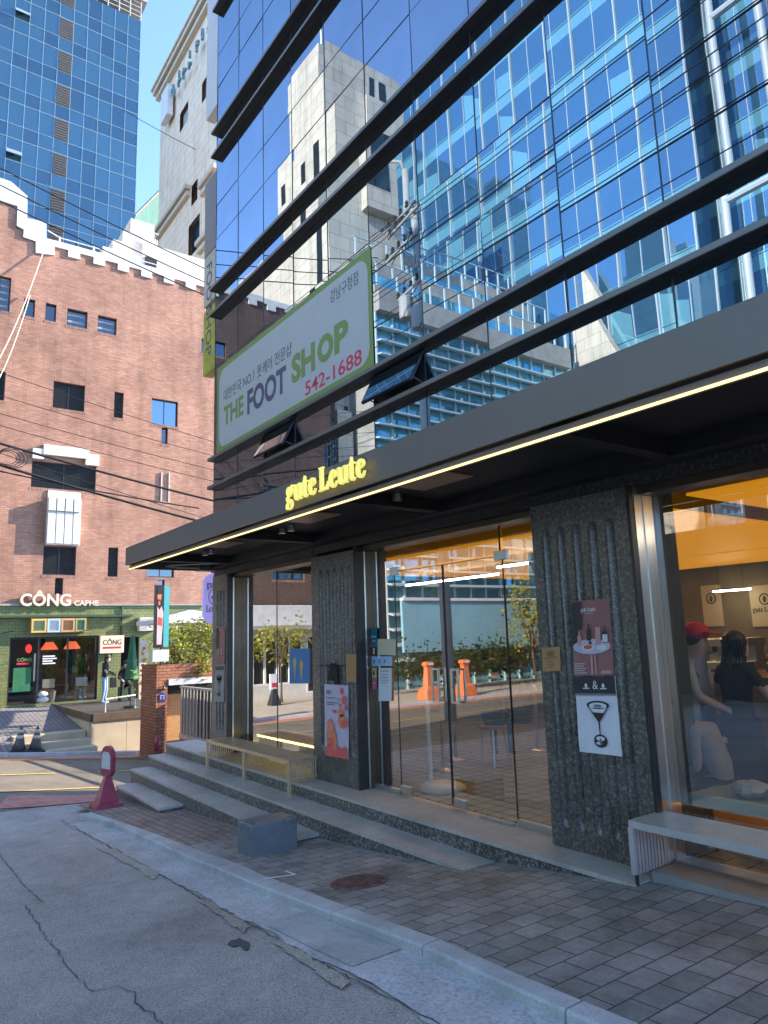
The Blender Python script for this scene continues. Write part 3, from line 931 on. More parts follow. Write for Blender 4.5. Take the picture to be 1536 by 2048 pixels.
for (xa, xb, hx, sw) in ((-6.12, -5.325, -5.455, 0.0), (-5.315, -4.495, -5.17, 0.06)):
    d = sheet_glass('glass_door', [(xa, xb, .03, 2.275)], M['door_glass'], bld, GY)
    mb = MB()
    mb.box(xa, xa + .006, GY - .006, GY + .006, .03, 2.275).box(xb - .006, xb, GY - .006, GY + .006, .03, 2.275).box(xa + .006, xb - .006, GY - .006, GY + .006, 2.27, 2.276)
    mb.build('glass_edge', M['mullion'], d)
    for side in (-.05, .035):
        mb = MB(); mb.frame((hx - .055, GY + side, .955), (1, 0, 0), (0, 0, 1), .11, .32, .018, (0, .018, 0)); mb.build('door_handle', M['steel'], d)
    for (cx, cz, ww, hh) in (((xa if hx > -5.3 else xa - .06), 2.235, .15, .085), (xa + .01 if hx < -5.3 else xa + .05, .02, .16, .075)):
        if hx > -5.3: cx = xb - .09 if cz > 1 else xa + .02
        MB().box(cx, cx + ww, GY - .02, GY + .02, cz, cz + hh).build('patch_fitting', M['steel'], d, bevel=.004)
MB().box(-4.9, -4.5, GY - .07, GY - .025, 0, .02).build('door_stop_bar', M['steel'], bld)

# canopy
can = MB()
can.box(-10.6, XR, 3.0, 3.02, 2.735, 2.99)                      # fascia sheet
can.box(-10.6, -10.58, 3.02, YF, 2.735, 2.99)                    # its return on the left end
can.box(-10.6, XR, 3.02, YF - .001, 2.965, 2.985)                # top sheet
canopy = can.build('canopy', M['canopy_metal'], bld)
mb = MB(); mb.box(-10.56, XR, 3.05, 3.07, 2.665, 2.72); mb.box(-10.56, -10.54, 3.07, YF, 2.68, 2.96); mb.build('recessed_fascia', M['canopy_metal'], canopy)
MB().box(-10.53, XR, 3.035, 3.05, 2.668, 2.679).build('light_strip', M['led'], canopy)
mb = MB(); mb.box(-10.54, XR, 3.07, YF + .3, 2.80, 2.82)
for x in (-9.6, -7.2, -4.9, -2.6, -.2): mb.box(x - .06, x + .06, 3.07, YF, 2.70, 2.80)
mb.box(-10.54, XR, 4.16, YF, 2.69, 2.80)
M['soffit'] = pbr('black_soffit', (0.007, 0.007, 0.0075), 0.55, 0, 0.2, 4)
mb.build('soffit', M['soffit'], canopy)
M['panel_lit'] = pbr('brown_slatted_panel', (0.42, 0.27, 0.17), 0.35, 0.4, 0.4, 10, stretch=(12, 1, 1))
for x in (-8.3, -6.1, -4.2):
    MB().box(x - .3, x + .3, 3.35, 3.7, 2.785, 2.798).build('soffit_panel', M['panel_lit'], canopy)
    for dx in (-.75, -.55):
        mb = MB(); mb.lathe(x + dx, 3.6, [(.04, 0), (.04, .06), (.02, .06)], 12, 2.735); mb.build('downlight', M['steel'], canopy)
MB().tube([(-10.3, 3.5, 2.71), (-10.35, 3.7, 2.70), (-10.3, 4.3, 2.70)], .012, 6).tube([(-10.45, 3.6, 2.74), (-9.9, 4.2, 2.74)], .012, 6).build('conduit', M['steel'], canopy)
MB().box(-10.45, -10.25, 4.0, 4.25, 2.66, 2.8).build('junction_box', M['ledge_metal'], canopy)

# office storeys: mirror panes one by one, each a hair out of true, behind black ledges
MX = [X0 + .9 * i for i in range(17)]
STOREY = 2.94
rnd = random.Random(3)

def pane(mb, xa, xb, za, zb, y=YF):
    tx, tz = rnd.gauss(0, .0032), rnd.gauss(0, .0032)
    cx, cz = (xa + xb) / 2, (za + zb) / 2
    f = lambda x, z: (x, y + tx * (x - cx) + tz * (z - cz), z)
    n = 4
    for i in range(n):
        for j in range(n):
            x0, x1 = xa + (xb - xa) * i / n, xa + (xb - xa) * (i + 1) / n
            z0, z1 = za + (zb - za) * j / n, za + (zb - za) * (j + 1) / n
            mb.poly(f(x0, z0), f(x1, z0), f(x1, z1), f(x0, z1))

OPEN = {5: 1, 2: 1}                      # bays whose low sash stands open on the first floor
for k in range(5):
    zB = 3.98 + STOREY * k               # underside of the lower ledge of this storey
    zA = zB + .46
    for i in range(16):
        xa, xb = MX[i], MX[i + 1]
        w = MB()
        zt = zB + STOREY
        cuts = [zA + .05, zA + .97, zA + 1.61, zt]
        for a, b in zip(cuts, cuts[1:]): pane(w, xa, xb, a, b)
        w.build('window', M['facade_glass'], bld)
        s = MB()
        if not (k == 0 and i in OPEN): pane(s, xa, xb, zB + .05, zA)
        if k == 0: pane(s, xa, xb, 2.82, zB)
        if s.v: s.build('spandrel_window', M['facade_glass'], bld)
    mu = MB()
    for x in MX:
        mu.box(x - .0045, x + .0045, YF - .005, YF + .03, (2.82 if k == 0 else zB), zB + STOREY)
    for z in (zA + .97, zA + 1.61):
        mu.box(X0, MX[-1], YF - .004, YF + .02, z - .0035, z + .0035)
    mu.build('mullions', M['mullion'], bld)
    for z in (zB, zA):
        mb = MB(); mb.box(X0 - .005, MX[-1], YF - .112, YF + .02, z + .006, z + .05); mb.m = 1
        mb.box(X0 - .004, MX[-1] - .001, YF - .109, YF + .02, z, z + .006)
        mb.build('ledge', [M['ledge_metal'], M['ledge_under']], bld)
# side and back walls, roof, floor slab
ztop = 3.98 + STOREY * 5
mb = MB(); mb.box(X0, X0 + .02, YF + .035, YB, 2.8, ztop); mb.box(X0 + .02, MX[-1], YB - .02, YB, -1, ztop); mb.box(MX[-1], MX[-1] + .02, YF + .035, YB, -1, ztop)
mb.box(X0 + .02, MX[-1], YF + .04, YB - .02, ztop - .05, ztop)
mb.box(X0 + .02, MX[-1], YF + .06, YF + .08, 2.83, ztop - .06)
mb.build('outer_wall', M['ledge_metal'], bld)
# open sashes, hinged at the top
for i in OPEN:
    xa, xb = MX[i] + .015, MX[i + 1] - .015
    top, h = 4.43, .38; a = math.radians(27)
    yy, zz = YF - .015 - h * math.sin(a), top - h * math.cos(a)
    mb = MB(); mb.poly((xa, yy, zz), (xb, yy, zz), (xb, YF - .015, top), (xa, YF - .015, top))
    sash = mb.build('open_sash', M['facade_glass'], bld)
    mb = MB()
    mb.frame((xa, YF - .015, top), (1, 0, 0), Vector((0, -math.sin(a), -math.cos(a))), xb - xa, h, .022, Vector((0, math.cos(a), -math.sin(a))) * .03)
    mb.build('sash_frame', M['mullion'], sash)
    MB().tube([(xa + .04, YF, 4.1), (xa + .04, yy + .05, zz + .05)], .008, 6).tube([(xb - .04, YF, 4.1), (xb - .04, yy + .05, zz + .05)], .008, 6).build('stay', M['steel'], sash)
    MB().box(xa - .01, xb + .01, YF + .03, YF + .05, 4.03, 4.44).build('opening', M['dark'], bld)

# ------------------------------------------------------------------ shop interior
M['floor_tile'] = bricks('floor_tile', (0.45, 0.46, 0.40), (0.37, 0.38, 0.33), (0.06, 0.06, 0.05), 0.17, 0.17, 0.011, 'plan', 0.22, 0.3, 0.2, offset=0.0, spec=.5)
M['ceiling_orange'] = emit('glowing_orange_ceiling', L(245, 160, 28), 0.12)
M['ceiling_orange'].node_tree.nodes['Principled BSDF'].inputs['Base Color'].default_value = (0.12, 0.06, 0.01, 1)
M['in_wall'] = pbr('interior_plaster', (0.15, 0.135, 0.095), 0.85, var=0.25, vscale=1.5)
M['in_conc'] = pbr('interior_concrete', (0.05, 0.052, 0.042), 0.85, var=0.25, vscale=2.0)
M['lamp_warm'] = emit('warm_tube_lamp', (1.0, 0.80, 0.55), 6.0)
M['wood'] = pbr('counter_wood', (0.34, 0.2, 0.09), 0.45, var=0.3, vscale=4, stretch=(1, 8, 8))
MB().box(X0 + .02, MX[-1], GY + .06, YB - .02, -.06, 0.0).build('shop_floor', M['floor_tile'], bld)
mb = MB(); mb.box(X0 + .02, MX[-1], GY + .06, YB - .03, 2.72, 2.78); mb.build('ceiling', M['in_conc'], bld)
mb = MB(); mb.box(X0 + .03, MX[-1] - .01, 11.4, 11.5, 0, 2.72)
mb.box(X0 + .021, X0 + .12, YF + .40, 11.4, 0, 2.72)
mb.build('interior_wall', M['in_wall'], bld)
MB().box(-3.52, -3.10, 4.80, 5.05, 0, 2.72).build('interior_column', M['in_conc'], bld)
mb = MB()
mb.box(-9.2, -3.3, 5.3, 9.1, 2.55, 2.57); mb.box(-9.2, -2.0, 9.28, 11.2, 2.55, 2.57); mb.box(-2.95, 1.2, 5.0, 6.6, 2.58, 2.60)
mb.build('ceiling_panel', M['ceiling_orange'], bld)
# lamps: warm tubes, all lit in the photograph
for i, (xa, xb, y, z, lb) in enumerate(((-6.6, -4.4, 6.6, 2.42, 'warm tube lamp behind the entrance doors'), (-2.2, .6, 5.9, 2.45, 'long warm tube lamp along the right hand shop window head'),
                                        (-6.2, -5.6, 11.0, 2.12, 'short warm lamp left above the crested wall banner'), (-5.0, -4.4, 11.0, 2.12, 'short warm lamp between the two wall banners'), (-9.6, -7.4, 7.4, 2.42, 'warm tube lamp deep behind the left shop window'))):
    t = thing('tube_lamp', (xa, y, z), lb, 'lamp', 'tube lamps in the cafe')
    MB().box(xa, xb, y - .02, y + .02, z, z + .025).build('tube', M['lamp_warm'], t)
    MB().box(xa - .02, xb + .02, y - .025, y + .025, z + .026, z + .045).build('housing', M['black_metal'], t)
    for q in (xa + .1, xb - .1): MB().tube([(q, y, z + .04), (q, y, 2.72)], .004, 5).build('hanger', M['black_metal'], t)
# low counter with a light strip behind the left window
t = thing('window_counter', (-8.8, 5.0, 0), 'low beige counter with a glowing yellow strip behind the left shop window', 'counter')
MB().box(-9.9, -7.5, 4.72, 5.2, 0, .20).build('counter_body', M['concrete_warm'], t)
MB().box(-9.9, -7.5, 4.70, 5.2, .22, .27).build('counter_top', M['cream'], t)
MB().box(-9.75, -7.5, 4.695, 4.70, .235, .252).build('light_strip', emit('yellow_strip', (1, .78, .2), 4), t)
# window seat with rocks and cushions behind the right window
t = thing('stone_ledge', (-1.5, 4.9, 0), 'pale green stone window seat glowing orange below, behind the right shop window', 'seat')
M['pale_green'] = pbr('pale_green_stone', (0.26, 0.32, 0.27), 0.6, var=0.15)
M['orange_glow'] = emit('orange_backlight', (1.0, 0.42, 0.04), 1.2)
MB().box(-2.97, .55, 4.66, 5.25, .40, .47).build('seat_slab', M['pale_green'], t)
MB().box(-2.97, .55, 4.95, 4.97, .05, .40).build('seat_front', pbr('ochre_panel', (.3, .15, .03), .5, var=.2), t)
MB().box(-2.97, .55, 4.72, 4.74, .385, .398).build('light_strip', M['orange_glow'], t)
M['rock'] = pbr('pale_rock', (0.34, 0.37, 0.35), 0.85, var=0.3, vscale=9, bump=.6, bscale=20)
for i, (x, w_, h_, lb) in enumerate(((-2.62, .24, .10, 'small flat grey rock at the left end of the window seat'), (-2.32, .36, .12, 'long grey rock second along the window seat'), (-1.9, .30, .13, 'pale rough rock between the grey rock and the blue cushion'))):
    mb = MB(); rr = random.Random(i)
    c = Vector((x, 4.85, .47 + h_ * .5)); mb.ball(c, w_ / 2, .13, h_ * .55, 12, 8)
    mb.v = [tuple(c + Vector((max(-w_ * .46, min(w_ * .46, (Vector(p) - c).x)), (Vector(p) - c).y, max(-h_ * .5, min(h_ * .48, (Vector(p) - c).z)))) * (1 + rr.uniform(-.14, .12))) for p in mb.v]
    tag(mb.build('rock', M['rock'], None), lb, 'rock', 'rocks on the window seat')
mb = MB(); mb.ball((-1.5, 4.9, .58), .2, .17, .12, 14, 9); tag(mb.build('cushion', M['navy'], None, smooth=True), 'dark blue cushion at the right of the window seat', 'cushion')
# back bar
t = thing('bar_counter', (-1, 6.4, 0), 'wooden topped bar counter in front of the long haired person', 'counter')
MB().box(-2.62, .9, 6.15, 6.6, 0, .88).build('counter_body', M['concrete_warm'], t)
MB().box(-2.65, .95, 6.12, 6.63, .882, .93).build('counter_top', M['wood'], t)
t = thing('back_bar', (-4.5, 8.7, 0), 'dark back bar carrying the espresso machine and bottles', 'counter')
MB().box(-7.4, -2.6, 8.5, 9.0, 0, .98).build('counter_body', M['in_conc'], t)
MB().box(-7.45, -2.55, 8.46, 9.04, .982, 1.03).build('counter_top', M['wood'], t)
t = thing('espresso_machine', (-4.75, 8.7, 1.03), 'black and steel espresso machine on the back bar', 'machine')
ex = -4.75
MB().box(ex - .3, ex + .3, 8.52, 8.9, 1.06, 1.16).box(ex - .3, ex + .3, 8.68, 8.9, 1.161, 1.34).box(ex - .32, ex + .32, 8.5, 8.92, 1.341, 1.44).build('machine_body', M['steel'], t, bevel=.01)
for x in (ex - .15, ex + .15): MB().tube([(x, 8.58, 1.34), (x, 8.58, 1.27)], .03, 10).tube([(x, 8.58, 1.28), (x, 8.42, 1.26)], .012, 6).build('portafilter', M['black_metal'], t)
MB().box(ex - .25, ex + .25, 8.53, 8.66, 1.032, 1.06).build('drip_tray', M['black_metal'], t)
M['bottle_glass'] = mirror_glass('dark_bottle_glass', (.8, .8, .7), (.03, .025, .01), .25, .05)
for i in range(7):
    x = -4.32 + .085 * i
    mb = MB(); mb.lathe(x, 8.7 + .05 * (i % 2), [(.034, 0), (.036, .02), (.036, .15), (.014, .2), (.013, .26), (.0, .262)], 10, 1.03)
    tag(mb.build('bottle', M['bottle_glass'], None, smooth=True), 'dark bottle in the row on the back bar', 'bottle', 'bottles on the bar')
for (x0_, x1_, lb, word) in ((1400, 1448, 'beige wall banner with a round crest above the person in the red cap', 0), (1496, 1566, 'beige wall banner with a crest and lettering at the right of the back wall', 1)):
    p, q = at(x0_, 1172, Y=11.37), at(x1_, 1252, Y=11.37); x, wd = (p.x + q.x) / 2, q.x - p.x
    t = thing('wall_banner', (x, 11.38, q.z), lb, 'banner', 'banners on the cafe back wall')
    MB().box(p.x, q.x, 11.375, 11.395, q.z, p.z).build('cloth', pbr('beige_banner', (.46, .42, .33), .9, var=.05), t)
    zc = p.z - .22; mb = MB(); ring = [(x + .075 * math.cos(a), 11.37, zc + .085 * math.sin(a)) for a in [2 * math.pi * i / 16 for i in range(17)]]
    mb.tube(ring, .009, 5); mb.tube([(x, 11.37, zc - .05), (x - .02, 11.37, zc), (x, 11.37, zc + .05), (x + .02, 11.37, zc), (x, 11.37, zc - .05)], .012, 5)
    mb.build('crest', M['black_cloth'], t)
    if word: mb = MB(); serif_into(mb, 'gute Leute', (x - .2, 11.372, zc - .2), (1, 0, 0), (0, 0, 1), .09, .002, .4); mb.build('lettering', M['black_cloth'], t)
# round table and stool near the window
tx, ty = -2.5, 5.45
t = thing('round_table', (tx, ty, 0), 'small round wooden cafe table behind the right window', 'table')
mb = MB(); mb.lathe(tx, ty, [(.23, .0), (.24, .015), (.23, .03)], 24, .70); mb.build('tabletop', M['wood'], t)
mb = MB(); mb.lathe(tx, ty, [(.025, 0), (.025, .69)], 12, .01); mb.build('pedestal', M['steel'], t)
mb = MB(); mb.lathe(tx, ty, [(.18, 0), (.18, .012), (.03, .03)], 20, 0); mb.build('base', M['black_metal'], t)
sx, sy = -2.2, 5.7
t = thing('stool', (sx, sy, 0), 'steel and wood stool beside the round cafe table', 'stool')
mb = MB(); mb.lathe(sx, sy, [(.17, 0), (.175, .02), (.16, .035)], 20, .4); mb.build('seat', M['wood'], t)
for k in range(4):
    a = math.pi / 4 + k * math.pi / 2
    MB().tube([(sx + .11 * math.cos(a), sy + .11 * math.sin(a), .4), (sx + .17 * math.cos(a), sy + .17 * math.sin(a), 0)], .012, 6).build('leg', M['steel'], t)
# entrance: rope posts, plant, boards
posts = [(at(887, 1540, Z=0), 'chrome queue post nearest the doors'), (at(912, 1520, Z=0), 'second chrome queue post just behind the first'), (at(1077, 1500, Z=0), 'chrome queue post in front of the blue board')]
first = None
for p, lb in posts:
    if first is None:
        first = t = thing('queue_post', (p.x, p.y, 0), lb, 'queue post', 'queue posts inside the doors')
        mb = MB(); mb.lathe(p.x, p.y, [(.15, 0), (.15, .012), (.05, .03), (.03, .04)], 24, .001); mb.build('base', M['steel'], t, smooth=True)
        mb = MB(); mb.lathe(p.x, p.y, [(.024, .03), (.024, .80), (.03, .80), (.03, .86), (.012, .87)], 14, 0); mb.build('pole', M['steel'], t, smooth=True)
    else: copy_thing(first, (p.x, p.y, 0), lb)
pp = at(1040, 1445, Z=0)
t = thing('planter', (pp.x, pp.y, 0), 'leafy plant in a black tub inside the entrance', 'plant')
mb = MB(); mb.lathe(pp.x, pp.y, [(.2, 0), (.27, .4), (.27, .45), (.24, .45), (.23, .4)], 20, 0); mb.build('pot', M['black_metal'], t, smooth=True)
mb = MB(); leaves_into(mb, (pp.x, pp.y, .85), .35, .35, .4, 260, .16, random.Random(4)); mb.build('foliage', M['leaf_dark'], t)
t = thing('notice_board', (pp.x + .5, pp.y + .5, 0), 'blue board on legs beside the entrance plant', 'sign')
MB().box(pp.x + .38, pp.x + .95, pp.y + .5, pp.y + .52, .75, 1.3).build('board', pbr('blue_board', (.03, .06, .25), .5, var=.05), t)
for dx in (.45, .88): MB().tube([(pp.x + dx, pp.y + .51, .75), (pp.x + dx, pp.y + .51, 0)], .012, 6).build('leg', M['steel'], t)
t = thing('pole_stand', (-6.0, 5.0, 0), 'white round base and pole just inside the left door', 'stand')
mb = MB(); mb.lathe(-6.0, 5.0, [(.24, 0), (.25, .03), (.2, .06), (.05, .07)], 24, 0.001); mb.build('base', M['white'], t, smooth=True)
MB().tube([(-6.12, 4.95, .06), (-6.14, 4.95, 1.25)], .022, 10).build('pole', M['white'], t)
t = thing('hanging_speaker', (-5.6, 6.3, 2.3), 'black speaker hung under the ceiling behind the doors', 'speaker')
MB().box(-5.7, -5.5, 6.2, 6.4, 2.15, 2.5).build('cabinet', M['black_metal'], t); MB().tube([(-5.6, 6.3, 2.5), (-5.6, 6.3, 2.72)], .015, 6).build('hanger', M['black_metal'], t)
p9 = at(962, 1282, Y=8.0)
tag(MB().box(p9.x - .16, p9.x + .16, 8.0, 8.02, p9.z - .3, p9.z + .3).build('picture', pbr('dark_picture', (.03, .02, .018), .4, var=.3)), 'dark framed picture seen through the glass doors', 'picture')


# ------------------------------------------------------------------ lettering and signs on the cafe
M['sign_yellow'] = emit('yellow_sign_letters', L(255, 240, 128), 0.085)
M['lilac'] = emit('lilac_light_box', L(172, 166, 236), 0.085)
M['ink'] = pbr('black_ink', (0.02, 0.02, 0.025), 0.6, var=0)
M['paper'] = pbr('white_paper', (0.72, 0.73, 0.76), 0.6, var=0.04)
t = thing('shop_sign', (-5, 2.98, 2.7), 'fat yellow serif lettering raised on the black canopy fascia', 'sign')
a = at(577, 990, Y=2.975)
mb = MB(); serif_into(mb, 'gute Leute', (-5.51, 2.955, 2.782), (1, 0, 0), (0, 0, 1), .225, .022, 1.25)
mb.build('lettering', M['sign_yellow'], t)
MB().box(-5.58, -4.33, 2.97, 2.999, 2.83, 2.85).box(-5.58, -4.33, 2.97, 2.999, 2.92, 2.94).build('mounting_rail', M['canopy_metal'], t)

# big foil banner on the first floor glass
M['banner_white'] = pbr('banner_white', (0.46, 0.48, 0.48), 0.45, var=0.04)
M['banner_green'] = pbr('banner_green', L(116, 142, 74), 0.5, var=0.06)
M['banner_red'] = pbr('banner_red', L(205, 40, 75), 0.5, var=0)
M['banner_navy'] = pbr('banner_navy', L(72, 76, 98), 0.5, var=0)
M['text_grey'] = pbr('text_grey', L(70, 72, 78), 0.5, var=0)
t = thing('shop_banner', (-8.3, YF, 5.3), 'wide white shop banner with a rounded green border on the first floor glass', 'sign')
bx0, bx1, bz0, bz1 = -10.48, -6.07, 4.56, 5.99
MB().box(bx0, bx1, YF - .008, YF - .006, bz0, bz1).build('border', M['banner_green'], t)
mb = MB(); pts = []
for cx, cz, a0 in ((bx1 - .27, bz1 - .28, 0), (bx0 + .29, bz1 - .28, 90), (bx0 + .29, bz0 + .26, 180), (bx1 - .27, bz0 + .26, 270)):
    for i in range(9):
        a = math.radians(a0 + 90 * i / 8); pts.append((cx + .2 * math.cos(a), YF - .0095, cz + .2 * math.sin(a)))
mb.poly(*pts[::-1]); mb.build('panel', M['banner_white'], t)
yb = YF - .0105
U, V = (1, 0, 0), (0, 0, 1)
for nm, s, x, z, size, wd, mt, bold in (('lettering', '대한민국 NO.1 풋케어 전문샵', -10.2, 5.36, .21, 2.25, 'text_grey', .0), ('lettering', '강남구청점', -6.95, 5.66, .19, .62, 'text_grey', .0),
                                    ('lettering', 'THE', -10.2, 4.95, .42, .74, 'banner_green', .035), ('lettering', 'FOOT', -9.33, 4.90, .50, 1.22, 'banner_navy', .035),
                                    ('lettering', 'SH', -7.96, 4.95, .5, .62, 'banner_green', .045), ('lettering', 'P', -6.88, 4.97, .5, .32, 'banner_green', .045), ('lettering', '542-1688', -7.6, 4.66, .26, 1.3, 'banner_red', .01)):
    mb = MB(); text_into(mb, s, (x, yb, z), U, V, size, .001, bold, fit=wd); mb.build(nm, M[mt], t)
mb = MB()       # plain O of the word, over a plain foot sole shape
o = [( -7.09 + .19 * math.cos(a), yb - .001, 5.13 + .18 * math.sin(a)) for a in [2 * math.pi * i / 20 for i in range(21)]]
vs = []
for k in range(21):
    a = 2 * math.pi * k / 20
    vs += [(-7.09 + .19 * math.cos(a), yb - .0012, 5.13 + .18 * math.sin(a)), (-7.09 + .09 * math.cos(a), yb - .0012, 5.13 + .09 * math.sin(a))]
mb.add(vs, [(2 * i, 2 * i + 1, 2 * i + 3, 2 * i + 2) for i in range(20)]); mb.build('lettering', M['banner_green'], t)

M['corner_green'] = pbr('corner_board_print', L(176, 172, 60), .5, var=.35, vscale=2.5)
# upright boards on the corner
for z0, z1, mt, lb, txts in ((11.06, 14.6, 'paper', 'upright white board with grey writing at the top of the office corner', ()),
                             (8.30, 9.75, 'ledge_metal', 'blank grey upright board between two ledges on the office corner', ()),
                             (7.36, 8.28, 'cream', 'upright pale board with yellow writing on the office corner', (('FOOT', 7.2, .5),)),
                             (6.1, 7.26, 'corner_green', 'yellow green upright board lowest on the office corner', (('SHOP', 6.4, .6),))):
    t = thing('corner_board', (-10.9, YF + .05, z0), lb, 'sign', 'boards on the office corner')
    MB().box(-11.2, -10.61, YF + .03, YF + .2, z0, z1).build('panel', M[mt], t)
    if txts:
        mb = MB()
        for s, z, h in txts: text_into(mb, s, (-11.08, YF + .03, z + .9), (0, 0, -1), (1, 0, 0), .34, .002, .01, fit=.9)
        mb.build('lettering', M['text_grey' if mt == 'paper' else 'banner_navy'], t)
# lilac round-ended board on a bracket beside the left pier
t = thing('hanging_sign', (-11.2, 4.7, 2.2), 'lilac round ended hanging sign beside the left pier', 'sign')
c = at(426, 1197, X=-11.2); hw = .165; hh = at(420, 1147, X=-11.2).z - c.z
pts = []
for i in range(17):
    a = math.pi * i / 16; pts.append((-11.2, c.y + hw * math.cos(a), c.z + hh - hw + hw * math.sin(a)))
for i in range(17):
    a = math.pi + math.pi * i / 16; pts.append((-11.2, c.y + hw * math.cos(a), c.z - hh + hw + hw * math.sin(a)))
MB().prism(pts, (-.05, 0, 0)).build('board', M['lilac'], t)
mb = MB(); serif_into(mb, 'gute', (-11.199, c.y - .11, c.z + .17), (0, 1, 0), V, .13, .003, .22); serif_into(mb, 'Leute', (-11.199, c.y - .12, c.z - .22), (0, 1, 0), V, .12, .003, .24)
ring = [(-11.197, c.y + .075 * math.cos(a), c.z + .03 + .12 * math.sin(a)) for a in [2 * math.pi * i / 16 for i in range(17)]]
mb.tube(ring, .006, 5).tube([(-11.197, c.y + .02, c.z - .04), (-11.197, c.y - .03, c.z + .02), (-11.197, c.y + .03, c.z + .06), (-11.197, c.y, c.z + .12)], .012, 5)
mb.build('lettering', M['ink'], t)
MB().box(-11.24, -10.6, c.y - .02, c.y + .02, c.z + hh + .01, c.z + hh + .04).build('bracket', M['black_metal'], t)

# ------------------------------------------------------------------ posters and notices
def sheet_on_pier(name, px4, label, cat, mats, parts, y=YF - .004, group=None):
    """a paper sheet taped on a pier, corners given in the photo, a little curled"""
    q = [at(x, yy, Y=y) for x, yy in px4]                # TL TR BR BL
    t = thing(name, ((q[0].x + q[1].x) / 2, y, q[3].z), label, cat, group)
    mb = MB(); n = 6
    bl = lambda u, v: q[3].lerp(q[2], u).lerp(q[0].lerp(q[1], u), v)
    for i in range(n):
        for j in range(n):
            vs = []
            for a, b in ((i, j), (i + 1, j), (i + 1, j + 1), (i, j + 1)):
                p = bl(a / n, b / n); p.y -= .003 + .006 * abs(math.sin(a * 1.7 + b)) * (1 - b / n); vs.append(p)
            mb.poly(*vs)
    mb.build('sheet', mats, t)
    def P2(u, v, k=1):
        p = bl(u, v); p.y = y - .013 - .0012 * k; return p
    for nm, mt, shapes in parts:
        m2 = MB()
        for k, s in enumerate(shapes):
            if s[0] == 'poly': m2.poly(*[P2(u, v, s[2] if len(s) > 2 else 1) for u, v in s[1]])
            elif s[0] == 'serif':
                a, b = P2(s[2], s[3]), P2(s[2] + s[4], s[3]); serif_into(m2, s[1], a, b - a, V, s[5], .0008, (b - a).length)
            elif s[0] == 'text':
                a, b = P2(s[2], s[3]), P2(s[2] + s[4], s[3]); text_into(m2, s[1], a, b - a, V, s[5], .0008, 0, fit=(b - a).length)
        m2.build(nm, mt, t)
    return t

def ell(cu, cv, ru, rv, k=1, n=18, a0=0, a1=360):
    return ('poly', [(cu + ru * math.cos(math.radians(a0 + (a1 - a0) * i / n)), cv + rv * math.sin(math.radians(a0 + (a1 - a0) * i / n))) for i in range(n + (a1 - a0 < 360))], k)

def rc(u0, u1, v0, v1, k=1): return ('poly', [(u0, v0), (u1, v0), (u1, v1), (u0, v1)], k)

M['dusty_pink'] = pbr('dusty_pink_print', L(150, 102, 100), 0.5, var=0.08)
M['pink_light'] = pbr('light_pink_print', L(196, 150, 148), 0.5, var=0.06)
M['print_dark'] = pbr('dark_print', L(40, 36, 40), 0.5, var=0.1)
M['print_white'] = pbr('white_print', (0.7, 0.69, 0.68), 0.5, var=0.03)
M['print_lav'] = pbr('lavender_print', L(196, 186, 206), 0.5, var=0.04)
M['print_grey'] = pbr('grey_print', L(120, 122, 126), 0.5, var=0.1)
M['kraft'] = pbr('kraft_paper', L(176, 138, 92), 0.8, var=0.08)
M['print_red'] = pbr('red_food_print', L(200, 90, 70), 0.5, var=0.15, vscale=40)
M['print_orange'] = pbr('orange_print', L(232, 128, 80), 0.5, var=0.12, vscale=14)
M['print_coral'] = pbr('coral_print', L(222, 98, 92), 0.5, var=0.15, vscale=14)

bottle = lambda u, v, w, h, k=2: ('poly', [(u - w, v), (u + w, v), (u + w, v + h * .6), (u + w * .35, v + h * .75), (u + w * .35, v + h), (u - w * .35, v + h), (u - w * .35, v + h * .75), (u - w, v + h * .6)], k)
sheet_on_pier('poster', [(1144, 1203), (1219, 1196), (1230, 1350), (1149, 1352)], 'dusty pink poster of bottles and plates on a round table', 'poster', M['dusty_pink'], [
    ('dark_field', M['print_dark'], [rc(.02, .28, .62, .985), rc(.02, .2, .42, .62)]),
    ('table_print', M['print_lav'], [ell(.5, .38, .48, .10, 2)]),
    ('bottles', M['print_dark'], [bottle(.45, .46, .055, .22, 3), bottle(.86, .42, .06, .22, 3), bottle(.48, .38, .035, .1, 4)]),
    ('pink_bottle', M['pink_light'], [rc(.62, .75, .4, .63, 4), bottle(.2, .4, .05, .2, 3), rc(.46, .52, .02, .27, 2), rc(.56, .6, .02, .27, 2)]),
    ('plates', M['print_white'], [ell(.42, .365, .16, .045, 5), ell(.76, .36, .13, .04, 5), rc(.8, .92, .43, .53, 5)]),
    ('food', M['print_red'], [ell(.42, .375, .11, .028, 6)]),
    ('lettering', M['print_white'], [('serif', 'gute Leute', .27, .845, .40, .035), rc(.36, .6, .82, .826, 2)] + [rc(.04, .04 + w, v, v + .008, 2) for v, w in ((.155, .28), (.125, .24), (.095, .3), (.065, .26), (.035, .32))] + [rc(.72, .95, .05, .058, 2), rc(.7, .95, .028, .036, 2)])])
